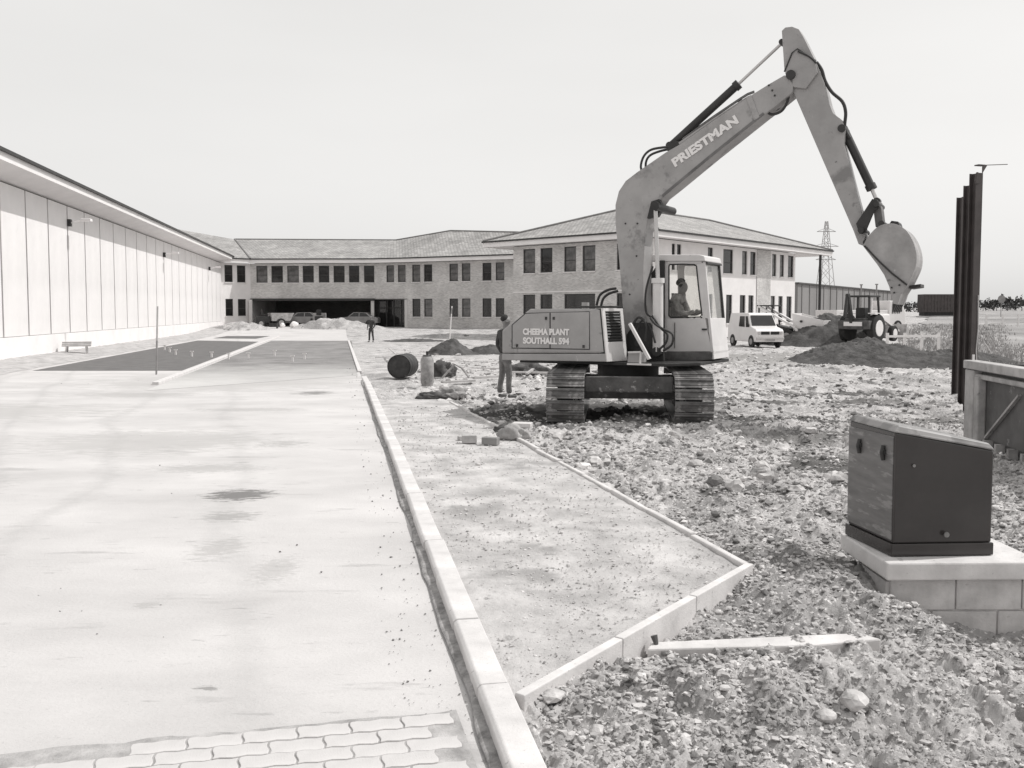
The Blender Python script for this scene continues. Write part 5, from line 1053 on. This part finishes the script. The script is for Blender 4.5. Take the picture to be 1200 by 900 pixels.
def person(label, loc, rz, h=1.75, pose='stand', jacket=M_DCL, trousers=M_MCL, hairm=M_HAIR):
    t = thing('person', label, 'person', loc, rz); t.scale = (h/1.75,)*3
    # faces +Y in its own frame, x to its right
    vs = []; es = []
    chain(vs, es, [(0, 0, 1.40, .075), (0, .0, 1.48, .055), (0, .015, 1.53, .058), (0, .025, 1.585, .082, .09), (0, .02, 1.65, .085, .10), (0, .01, 1.715, .055, .06)])
    vs.append((0, .105, 1.60, .018)); es.append((3, 6)); vs.append((.078, .01, 1.61, .016)); es.append((3, 7)); vs.append((-.078, .01, 1.61, .016)); es.append((3, 8))
    sh = {}
    arms = {'stand': (((.20, -.01, 1.40), (.25, -.03, 1.12), (.20, .10, .93)), ((-.20, -.01, 1.40), (-.26, -.04, 1.12), (-.19, .06, .90)))}
    A_ = arms['stand']
    skin('body', vs, es, M_SKIN, t, 2)
    for a, side in ((A_[0], 1), (A_[1], -1)):
        hv, he = [], []; w_ = Vector(a[2]); el = Vector(a[1]); d_ = (w_-el).normalized(); chain(hv, he, [(*(w_-d_*.05), .026), (*w_, .024)]); hand(hv, he, 1, w_, d_, side); skin('hand', hv, he, M_SKIN, t, 1)
    vs, es = [], []; k = chain(vs, es, [(0, 0, .92, .15, .11), (0, 0, 1.08, .145, .105), (0, 0, 1.24, .165, .12), (0, 0, 1.38, .15, .10), (0, 0, 1.455, .065, .065)])
    for a in A_: chain(vs, es, [(*(Vector(a[0])*.98), .072), (*((Vector(a[0])+Vector(a[1]))/2), .060), (*a[1], .052), (*((Vector(a[1])+Vector(a[2]))/2), .046), (*(Vector(a[2])), .040)], 3)
    skin('jacket', vs, es, jacket, t, 2)
    vs, es = [], []; chain(vs, es, [(0, 0, .98, .145, .105), (0, 0, .88, .15, .11)])
    for sx, yy in ((1, .03), (-1, -.05)): chain(vs, es, [(sx*.09, 0, .80, .095), (sx*.11, yy*.5+.02, .50, .07), (sx*.12, yy*.9-.01, .26, .06), (sx*.13, yy, .09, .068)], 1)
    skin('trousers', vs, es, trousers, t, 2)
    for sx, yy in ((1, .03), (-1, -.05)): vs, es = [], []; chain(vs, es, [(sx*.13, yy-.04, .045, .042), (sx*.135, yy+.06, .042, .045, .038), (sx*.145, yy+.17, .032, .04, .028)]); skin('shoe', vs, es, M_SHOE, t, 2)
    vs, es = [], []; chain(vs, es, [(0, -.035, 1.60, .075), (0, -.03, 1.67, .088, .09), (0, .0, 1.715, .078, .07), (0, .06, 1.712, .05, .04)]); skin('hair', vs, es, hairm, t, 2)
    return t
p = onz(593, 467); person('man in dark jacket and jeans standing behind the tail of the excavator', (p.x-.02, p.y+.15, 0), R(-60), 1.78, trousers=mat('jeans', .16, .95, .35, 8))
p = onz(435, 401); person('small distant figure in dark clothes standing at the end of the tarmac lane', (p.x, p.y, 0), R(160), 1.62, trousers=M_DCL)
# driver, seated
dvt = thing('person', 'driver in a light work shirt seated at the levers in the cab', 'person', tuple(EO+E3(.68, .74, 1.64)), -PH - PI/2 + PI/2)
dv = []; de = []; chain(dv, de, [(0.02, 0, .46, .06), (.04, 0, .52, .055), (.07, 0, .575, .07), (.08, 0, .64, .085, .08), (.075, 0, .715, .085, .08), (.06, 0, .77, .05)]); dv.append((.17, 0, .64, .017)); de.append((3, 6)); dv.append((.06, .08, .65, .015)); de.append((3, 7)); dv.append((.06, -.08, .65, .015)); de.append((3, 8)); skin('body', dv, de, M_SKIN, dvt, 2)
dv = []; de = []; chain(dv, de, [(-.04, 0, .04, .14, .16), (-.05, 0, .20, .13, .155), (-.02, 0, .36, .13, .17), (0.0, 0, .47, .10, .13), (.02, 0, .53, .06, .06)])
for sy in (-1, 1): chain(dv, de, [(.0, sy*.19, .44, .075), (.06, sy*.23, .30, .062), (.12, sy*.24, .18, .055), (.27, sy*.22, .17, .046), (.38, sy*.2, .22, .038)], 3)
skin('shirt', dv, de, M_LCL, dvt, 2)
for sy in (-1, 1): hv, he = [], []; chain(hv, he, [(.38, sy*.2, .22, .026), (.42, sy*.2, .235, .024)]); hand(hv, he, 1, (.42, sy*.2, .235), (.8, 0, -.3), sy); skin('hand', hv, he, M_SKIN, dvt, 1)
dv = []; de = []; chain(dv, de, [(-.02, 0, .02, .14, .15)]); 
for sy in (-1, 1): chain(dv, de, [(.12, sy*.1, .0, .095), (.42, sy*.13, .02, .075), (.48, sy*.13, -.18, .06)], 0)
skin('trousers', dv, de, M_MCL, dvt, 2)
dv = []; de = []; chain(dv, de, [(.0, 0, .67, .07), (.02, 0, .74, .085), (.06, 0, .775, .075), (.13, 0, .755, .035)]); skin('cap', dv, de, M_HAIR, dvt, 2)

# ---------------------------------------------------------------- vehicles
M_TYRE = mat('tyre_rubber', .03, .85, .2, 8); M_RIM = mat('wheel_rim', .3, .5, .1); M_VW = mat('white_vehicle_paint', .72, .35, .05, 1.2, spec=.5); M_VG = mat('vehicle_glass', .03, .08, .2, 1, spec=.5); M_GRILL = mat('black_grille', .02, .5, .1)
def wheel(parent, x, y, r, wd, rim=M_RIM, name='wheel'):
    b = MB(); b.tube([(x, y-wd/2, r), (x, y-wd/2+.03, r), (x, y+wd/2-.03, r), (x, y+wd/2, r)], [r*.9, r, r, r*.9], 24); o = b.build(name, M_TYRE, parent); autosmooth(o)
    s = 1 if y > 0 else -1; b = MB(); b.tube([(x, y+s*(wd/2-.01), r), (x, y+s*(wd/2+.015), r)], [r*.62, r*.55], 16); b.build('rim', rim, o)
def car(label, loc, rz, prof_, W=1.6, glass=None, mtl=M_VW, r=.29, wx=(-1.2, 1.2), cat='car', name='parked_car', taper=.12, grp=None):
    t = thing(name, label, cat, loc, rz, grp); b = MB(); n = len(prof_); zmax = max(z for x, z in prof_); zb_ = .95
    for s in (-1, 1):
        for x, z in prof_: k = max(0, (z-zb_)/(zmax-zb_)); b.v.append((x, s*(W/2-taper*k), z))
    b.f = [tuple(range(n))[::-1], tuple(range(n, 2*n))]+[(i, (i+1) % n, n+(i+1) % n, n+i) for i in range(n)]
    body = b.build('body', mtl, t, bevel=.04)
    if glass:
        for g_ in glass:
            for s in (-1, 1):
                b = MB(); 
                for x, z in g_: k = max(0, (z-zb_)/(zmax-zb_)); b.v.append((x, s*(W/2-taper*k+.006), z))
                m_ = len(g_); b.f = [tuple(range(m_))]; b.build('side_window', M_VG, body)
    for x in wx:
        for s in (-1, 1):
            b = MB(); b.tube([(x, s*(W/2-.1), r+.0), (x, s*(W/2+.004), r+.0)], r*1.18, 20); b.build('wheel_arch', M_GRILL, body)
            wheel(t, x, s*(W/2-.07), r, .17)
    return t, body
vp = [(-1.95, .30), (-1.98, .55), (-1.96, 1.0), (-1.84, 1.86), (-1.72, 1.93), (.55, 1.93), (.68, 1.88), (1.16, 1.16), (1.80, 1.02), (1.92, .90), (1.93, .55), (1.90, .30)]
vloc = onz(873, 408, 0)
vt, vb = car('small white van parked with its dark grille facing the camera beside the office wing', (13.0, 48.4, .0), R(-80), vp, 1.66, [[(.52, 1.12), (.98, 1.12), (.62, 1.74), (.30, 1.74)], [(-.45, 1.15), (.36, 1.12), (.20, 1.74), (-.45, 1.74)]], wx=(-1.25, 1.28), cat='van', name='parked_van', r=.31)
def frontq(pts, name, m, off=.012, par=vb):     # pts (y, frac up the slope) on the line (x0,z0)-(x1,z1)
    pass
vt.scale = (.92,)*3
b = MB(); b.v = [(.735+.02, -.66, 1.78), (.735+.02, .66, 1.78), (1.14, .72, 1.20), (1.14, -.72, 1.20)]; b.v = [(x+.015, y, z+.01) for x, y, z in b.v]; b.f = [(0, 1, 2, 3)]; b.build('windscreen', M_VG, vb)
for s in (-1, 1):
    b = MB(); b.box((1.945, s*.29, .80), (.03, .5, .17)); b.build('grille', M_GRILL, vb)
    b = MB(); b.tube([(1.93, s*.66, .80), (1.965, s*.66, .80)], .085, 14); b.build('headlight', M_CHR, vb)
    b = MB(); b.box((.95, s*.88, 1.22), (.05, .14, .12)); b.build('wing_mirror', M_GRILL, vb)
b = MB(); b.box((1.97, 0, .50), (.1, 1.64, .13)); b.build('bumper', M_CHR, vb, bevel=.02)
b = MB(); b.box((2.025, 0, .42), (.01, .5, .11)); b.build('number_plate', M_RIM, vb)
cp_ = [(-2.05, .32), (-2.08, .75), (-1.9, .88), (-1.45, .92), (-1.0, 1.32), (.3, 1.36), (.85, .92), (1.9, .80), (2.02, .6), (2.0, .32)]
cgl = [[(-1.25, .95), (-.9, 1.27), (-.3, 1.3), (-.3, .95)], [(-.22, .95), (-.22, 1.3), (.25, 1.3), (.68, .95)]]
M_CARG = mat('grey_car_paint', .3, .4, .2, 1)
car('grey saloon car parked in the shadow at the left of the underpass', (-19.8, 88.0, .42), R(5), cp_, 1.6, cgl, mtl=M_CARG, wx=(-1.25, 1.25))
car('grey saloon car at the right end of the underpass, near the entrance', (-15.0, 88.2, .42), R(178), cp_, 1.6, cgl, mtl=M_CARG, wx=(-1.25, 1.25))
# dumpers/diggers
def simple_dumper(label, loc, rz):
    t = thing('dumper', label, 'dumper', loc, rz); b = MB(); b.prism([(-.2, -.6, .6), (1.5, -.6, .6), (1.9, -.6, 1.35), (-.3, -.6, 1.35)], (0, 1.2, 0)); b.build('hopper', M_SKL, t)
    b = MB(); b.box((-1.0, 0, .75), (1.3, .7, .6)); b.build('engine_cover', M_DARKM, t); b = MB(); b.box((-.75, 0, 1.2), (.45, .45, .1)); b.box((-1.0, 0, 1.45), (.08, .45, .45)); b.build('seat', M_BLACK, t)
    for x, r in ((.6, .42), (-1.3, .36)):
        for s in (-1, 1): wheel(t, x, s*.7, r, .28)
    return t
simple_dumper('dark site dumper standing in the middle of the underpass', (-18.0, 84.6, .36), R(100))
simple_dumper('site dumper at the far left end of the underpass', (-22.6, 85.5, .36), R(30))
for i, (px, py, s_, lb_) in enumerate([(345, 388, .5, 'white bag beside the dumper in front of the underpass'), (331, 386, .4, 'small white bag at the rubble bank by the underpass'), (402, 390, .55, 'large white bag in front of the right parked car')]):
    p = ony(px, py, 82.5); b = MB(); b.blob((0, 0, s_*.6), (s_, s_*.7, s_*.7), 2, .15, 1, i); o = b.build('bag', M_RODW, loc=(p.x, 82.5, .3)); tag(o, lb_, 'bag')
for px in (321, 380): 
    p = ony(px, 390, 80); b = MB(); b.box((0, 0, .35), (.7, .5, .35)); b.box((.3, 0, .15), (.08, .4, .3)); o = b.build('wheelbarrow', M_DARKM, loc=(p.x, 80 if px < 350 else 84, .3)); tag(o, 'dark wheelbarrow left of the lane in front of the underpass' if px < 350 else 'dark wheelbarrow before the middle of the underpass', 'wheelbarrow')
# small loader behind the van
ldv = thing('loader', 'small wheeled loader with raised pale arm between the white van and the skip', 'loader', (15.2, 51.5, 0), R(-40))
b = MB(); b.prism([(-1.3, -.45, .5), (.7, -.45, .5), (.9, -.45, .9), (-.1, -.45, 1.1), (-1.2, -.45, 1.25)], (0, .9, 0)); b.build('chassis', M_DARKM, ldv, bevel=.03)
for s in (-.55, .5): b = MB(); b.bar((-1.0, s, 2.15), (1.2, s, .95), .1, .2, up=(0, 1, 0)); b.bar((1.2, s, .95), (1.5, s, .35), .1, .18, up=(0, 1, 0)); b.build('lift_arm', M_VW, ldv)
for s in (-.5, .5):
    for x in (-1.0, -.2): b = MB(); b.box((x, s, 1.6), (.07, .07, 1.1)); b.build('cab_post', M_DARKM, ldv)
b = MB(); b.box((-.6, 0, 2.18), (1.0, 1.15, .07)); b.build('cab_roof', M_DARKM, ldv); b = MB(); b.box((-.7, 0, 1.35), (.45, .5, .5)); b.build('seat', M_BLACK, ldv, bevel=.04)
b = MB(); b.prism([(1.3, -.75, .12), (2.0, -.75, .08), (1.45, -.75, .65)], (0, 1.5, 0)); b.build('loader_bucket', M_SKL, ldv)
for x, r in ((-.85, .5), (.75, .42)):
    for s in (-1, 1): wheel(ldv, x, s*.62, r, .3)
# tipped white skip
ws = thing('white_skip', 'white open hopper box on the ground right of the small loader', 'skip', (16.75, 50.6, 0), R(-38))
b = MB(); b.v = [(-.75, -.6, .1), (.75, -.6, .1), (.75, .6, .1), (-.75, .6, .1), (-.85, -.75, 1.75), (.95, -.75, 1.35), (.95, .75, 1.35), (-.85, .75, 1.75)]; b.f = [(0, 1, 2, 3), (0, 4, 5, 1), (1, 5, 6, 2), (2, 6, 7, 3), (3, 7, 4, 0)]; o = b.build('skip_body', M_WHITE, ws); o.modifiers.new('s', 'SOLIDIFY').thickness = .04
b = MB(); b.box((-.5, 0, .05), (.12, 1.1, .1)); b.box((.5, 0, .05), (.12, 1.1, .1)); b.build('skid', M_DARKM, ws)
b = MB(); b.tube([(-.3, -.77, 1.3), (-.3, -.86, 1.3)], .07, 10); b.build('lifting_lug', M_DARKM, ws)
# backhoe tractor
tr = thing('backhoe_tractor', 'dark backhoe tractor seen from behind above the broad soil heap', 'tractor', (18.6, 48.0, .25), R(42))
b = MB(); b.box((0, 0, .95), (1.7, 1.15, .6)); b.box((-.8, 0, .9), (.5, 1.7, .45)); b.build('chassis', mat('dusty_dark_paint', .09, .8, .4, 3), tr, bevel=.04)
for s in (-.6, .6):
    for x, lean in ((-.45, -.05), (.5, .1)): b = MB(); b.bar((x+lean, s, 1.2), (x, s*.92, 2.35), .09, .09); b.build('cab_post', M_DARKM, tr)
b = MB(); b.box((.02, 0, 2.4), (1.2, 1.3, .1)); b.build('cab_roof', M_DARKM, tr, bevel=.03); b = MB(); b.box((-.1, 0, 1.5), (.5, .5, .6)); b.build('seat', M_BLACK, tr, bevel=.05)
b = MB(); b.box((1.5, 0, 1.15), (1.7, .75, .65)); b.build('bonnet', M_VW, tr, bevel=.08); b = MB(); b.tube([(1.2, .15, 1.4), (1.2, .15, 2.3)], .06, 10); b.build('exhaust', M_RODW, tr)
b = MB(); b.box((-1.08, 0, .95), (.04, 1.0, .22)); b.build('rear_plate', M_RODW, tr)
for s in (-1, 1):
    wheel(tr, -.1, s*.78, .72, .38, M_RODW); wheel(tr, 2.0, s*.7, .42, .26, M_RODW); b = MB(); b.box((-.1, s*.78, 1.5), (1.1, .4, .05)); b.build('mudguard', M_VW, tr, bevel=.015)
    b = MB(); b.bar((.8, s*.55, 1.3), (3.0, s*.55, .5), .1, .18, up=(0, 1, 0)); b.build('loader_arm', M_VW, tr)
b = MB(); b.bar((-1.0, .1, 1.0), (-1.5, .1, 2.5), .16, .2); b.bar((-1.5, .1, 2.5), (-1.75, .1, 1.3), .12, .16); b.build('backhoe_arm', M_DARKM, tr)
b = MB(); b.prism([(2.9, -.95, .2), (3.6, -.95, .1), (3.1, -.95, .9)], (0, 1.9, 0)); b.build('loader_bucket', M_SKL, tr)
# white lorry behind
lo_ = thing('parked_lorry', 'white flatbed lorry standing beyond the tractor', 'lorry', (26.5, 67.5, .35), R(25))
b = MB(); b.box((-1.6, 0, 1.15), (5.0, 2.1, .9)); b.build('load_body', M_VW, lo_, bevel=.03); b = MB(); b.prism([(1.1, -1.0, .5), (2.8, -1.0, .5), (2.8, -1.0, 1.4), (2.4, -1.0, 2.3), (1.1, -1.0, 2.3)], (0, 2.0, 0)); b.build('cab', M_VW, lo_, bevel=.06)
b = MB(); b.box((1.9, -1.012, 1.75), (1.0, .02, .55)); b.build('cab_window', M_VG, lo_)
for x in (-3.0, 2.0):
    for s in (-1, 1): wheel(lo_, x, s*.9, .42, .3)
# container
cz = hz(62, 130); ct = thing('container', 'long dark container on the raised ground left of the steel posts', 'container', (64.2, 135, 1.1), R(-2))
b = MB(); b.box((0, 0, 1.95), (6.6, 2.4, 2.7)); b.build('box_body', M_STEEL, ct, bevel=.04)
for k in range(14): b = MB(); b.box((-3.1+k*.476, -1.23, 1.95), (.16, .06, 2.5)); (b.build('rib', M_STEEL, ct) if k == 0 else None)
for k in range(1, 14): o = dup([c for c in ct.children if c.name.startswith('rib')][0], ct); o.location = (k*.476, 0, 0)
b = MB(); b.box((0, 0, .35), (6.2, 2.0, .5)); b.build('under_frame', M_BLACK, ct)
# long low works building
g0 = Vector((31.5, 100)); g1_ = Vector((62, 146)); lw = thing('works_building', 'long low grey works building behind the tractor and soil heaps', 'building', (g0.x, g0.y, 0))
dd = (g1_-g0).normalized(); nn = Vector((dd.y, -dd.x)); Lw = (g1_-g0).length
M_GW = mat('grey_sheet_wall', .24, .8, .12, .3, bump=.02, bscale=.8, sstretch=(1, 1, .1))
b = MB(); b.box((0, 0, 0), (1, 1, 1)); 
b = MB(); c_ = (g0+g1_)/2 - nn*6; b.box((c_.x, c_.y, 2.6), (Lw, 12, 4.6), Matrix.Rotation(math.atan2(dd.y, dd.x), 3, 'Z')); b.build('wall', M_GW, lw, world=True)
b = MB(); b.box((c_.x, c_.y, 4.98), (Lw+.3, 12.4, .16), Matrix.Rotation(math.atan2(dd.y, dd.x), 3, 'Z')); b.build('roof', mat('dark_roof', .08, .8), lw, world=True)
for k in range(18): p = g0+dd*(k+.5)*Lw/18+nn*.04; b = MB(); b.box((p.x, p.y, 2.6), (.12, .1, 4.5), Matrix.Rotation(math.atan2(dd.y, dd.x), 3, 'Z')); b.build('wall_rib', M_GW, lw, world=True)
for k, (px, hh) in enumerate(((1008, 5.2), (1026, 5.2), (1044, 5.0))):
    p = (tx(px)*80, 80); b = MB(); b.tube([(0, 0, 0), (0, 0, hh-1.2)], .07, 8); b.box((0, 0, hh-1.2), (.2, .2, .1)); o = b.build('fence_post', M_ROD, loc=(p[0], p[1], hz(*p))); tag(o, ('left', 'middle', 'right')[k]+' one of three thin grey posts before the long works building', 'post', 'thin posts before the works building')
# pylon
py_ = thing('pylon', 'faint lattice electricity pylon rising behind the office roof corner', 'pylon', (tx(966)*310, 310, 1.5))
M_PY = mat('galvanised_lattice', .33, .6, .1); H = 31.0
def leg_x(z): return 2.9*(1-z/H)**1.0*.95+.35
zs = [0, 6, 11, 15.5, 19, 22, 24.5, 27, 29, 31]
for sx in (-1, 1):
    for sy in (-1, 1): b = MB(); [b.bar((sx*leg_x(a), sy*leg_x(a), a), (sx*leg_x(c), sy*leg_x(c), c), .16, .16) for a, c in zip(zs[:-1], zs[1:])]; b.build('leg', M_PY, py_)
b = MB()
for a, c in zip(zs[:-1], zs[1:]):
    for sy in (-1, 1): b.bar((-leg_x(a), sy*leg_x(a), a), (leg_x(c), sy*leg_x(c), c), .1, .1); b.bar((leg_x(a), sy*leg_x(a), a), (-leg_x(c), sy*leg_x(c), c), .1, .1)
b.build('lattice', M_PY, py_)
for z, w_ in ((27.5, 3.2), (22.5, 4.2), (18.0, 3.4)): b = MB(); b.bar((-w_, 0, z), (w_, 0, z), .2, .2); b.bar((-w_, 0, z), (0, 0, z+1.3), .12, .12); b.bar((w_, 0, z), (0, 0, z+1.3), .12, .12); b.build('cross_arm', M_PY, py_)

# ---------------------------------------------------------------- field, fence, hedges, trees
b = None
ysf = cells(44, 2500, .03); tsf = np.linspace(.455, .75, 60); T, Y = np.meshgrid(tsf, ysf); X = T*Y + 2.0*fbm(Y*.15, Y*0, 2, 4)*(T < .46)
fo = grid('grass_field', X, Y, hfun(X, Y)+.06+.0*X, M_FIELD); tag(fo, kind='structure')
M_TWIG = mat('dry_scrub', .36, .95, .4, 1.0); M_LEAF = mat('dark_foliage', .07, .95, .35, .4); M_TRUNK = mat('bark', .1, .95, .2)
def tuft_patch(name, n, fx, label, cat, seed, h0, h1, m=M_TWIG, wd=.03):
    rg = np.random.RandomState(seed); b = MB()
    for i in range(n):
        x, y = fx(rg); z = hz(x, y) if i % 1 == 0 else 0
        for k in range(5):
            a_ = rg.rand()*6.28; h = h0+(h1-h0)*rg.rand(); l = h*.6; p0 = Vector((x+rg.randn()*.15, y+rg.randn()*.15, z-.02)); tp = p0+Vector((math.cos(a_)*l, math.sin(a_)*l, h)); s_ = Vector((-math.sin(a_), math.cos(a_), 0))*wd*(1+rg.rand())
            b.quad(p0-s_, p0+s_, tp)
    return tag(b.build(name, m), label, cat, kind='stuff')
def fscrub(rg): y = 34+rg.rand()**1.2*60; return (y*(.425+.10*rg.rand()+.03*rg.rand()), y)
tuft_patch('scrub_grass', 1900, fscrub, 'dry pale scrub grass between the soil heaps and the field', 'grass', 4, .08, .34, wd=.03)
tuft_patch('verge_grass', 1200, lambda rg: ((lambda y: (y*(.53+.2*rg.rand()), y))(24+rg.rand()*26)), 'dry grass tufts on the open ground right of the steel posts', 'grass', 6, .08, .3, mat('dry_grass', .34, .95, .3), .02)
# post and wire fence across the field
fn = thing('wire_fence', 'pale post and wire fence crossing the field on the right', 'fence', (46, 85, hz(46, 85)))
for k in range(14):
    x, y = 44+k*2.6, 84+k*2.0; b = MB(); b.box((x, y, hz(x, y)+.6), (.14, .14, 1.3)); b.build('fence_post', M_RODW, fn, world=True)
for zz in (.4, .8, 1.15):
    b = MB(); b.tube([(44+k*2.6, 84+k*2.0, hz(44+k*2.6, 84+k*2.0)+zz) for k in range(14)], .02, 5); b.build('wire', M_ROD, fn, world=True)
fn2 = thing('rail_fence', 'low white rail fence at the near end of the scrub by the soil ridge', 'fence', (17.2, 40, 0))
for k in range(4): b = MB(); b.box((16.6+k*.9, 40+k*.3, .4), (.1, .1, 1.0)); b.build('fence_post', M_RODW, fn2, world=True)
b = MB(); b.bar((16.6, 39.94, .75), (19.3, 40.84, .75), .05, .1); b.build('rail', M_RODW, fn2, world=True)
def tree(x, y, h, r, label, seed, nl=420):
    rg = np.random.RandomState(seed); z0 = hz(x, y); t = thing('tree', label, 'tree', (x, y, z0), 0, 'trees along the horizon'); b = MB()
    b.tube([(0, 0, -.2), (0, 0, h*.4), (r*.1, 0, h*.8)], [h*.035, h*.025, h*.01], 7)
    for k in range(6): a_ = rg.rand()*6.28; zz = h*(.3+.4*rg.rand()); b.tube([(0, 0, zz), (math.cos(a_)*r*.7, math.sin(a_)*r*.7, zz+h*.2)], [h*.014, h*.005], 5)
    b.build('trunk', M_TRUNK, t); b = MB(); cl = [(rg.randn(3)*np.array((r*.45, r*.45, h*.16)), r*(.3+.3*rg.rand())) for _ in range(9)]
    for i in range(nl):
        c, rr_ = cl[rg.randint(9)]; d_ = rg.randn(3); d_ /= np.linalg.norm(d_); p = c+d_*rr_*(.5+.6*rg.rand())+np.array((0, 0, h*.65)); s_ = r*.13*(.6+rg.rand()); u1 = Vector(rg.randn(3)).normalized(); u2 = u1.cross(Vector(rg.randn(3))).normalized(); p = Vector(p)
        b.quad(p-u1*s_, p-u2*s_*.7, p+u1*s_, p+u2*s_*.7)
    b.build('crown', M_LEAF, t); return t
for k in range(26):
    px = 1122+k*4.6+random.uniform(-2, 2); Y_ = 330+random.uniform(0, 110); x = tx(px)*Y_
    tree(x, Y_, random.uniform(3.4, 6.0), random.uniform(2.2, 3.4), 'small dark tree in the low horizon line right of the steel posts', 50+k, 160)
for k in range(7):
    px = 1040+k*11; Y_ = 300; tree(tx(px)*Y_, Y_, random.uniform(2.4, 3.6), 2.6, 'low distant bush tree behind the dark container', 90+k, 140)['group'] = 'bushes behind the container'
# round road sign far right
p = (tx(1172)*130, 130); t = thing('round_sign', 'round sign on a pole standing far off in the field at right', 'sign', (p[0], p[1], hz(*p)))
b = MB(); b.tube([(0, 0, 0), (0, 0, 3.2)], .05, 8); b.build('pole', M_ROD, t); b = MB(); b.tube([(0, -.08, 2.6), (0, -.12, 2.6)], .55, 20); b.build('disc', M_ROD, t)
# boulders of spoil near the tracks
b = MB(); rg_ = np.random.RandomState(9)
for i in range(260):
    px = rg_.uniform(640, 1000); py = rg_.uniform(478, 575); p = onz(px, py, 0); r_ = rg_.uniform(.02, .11)*(1 if rg_.rand() < .3 else .5)
    if px < 690+100*0 and (p.x < ex(p.y)+.1): continue
    b.blob((p.x, p.y, hz(p.x, p.y)+r_*.2), r_, 2 if r_ > .06 else 1, .3, .7, i)
tag(b.build('clay_boulders', M_STONE), 'clay lumps turned up on the soil in front of the excavator', 'clay', kind='stuff')
print('built', len(bpy.data.objects))
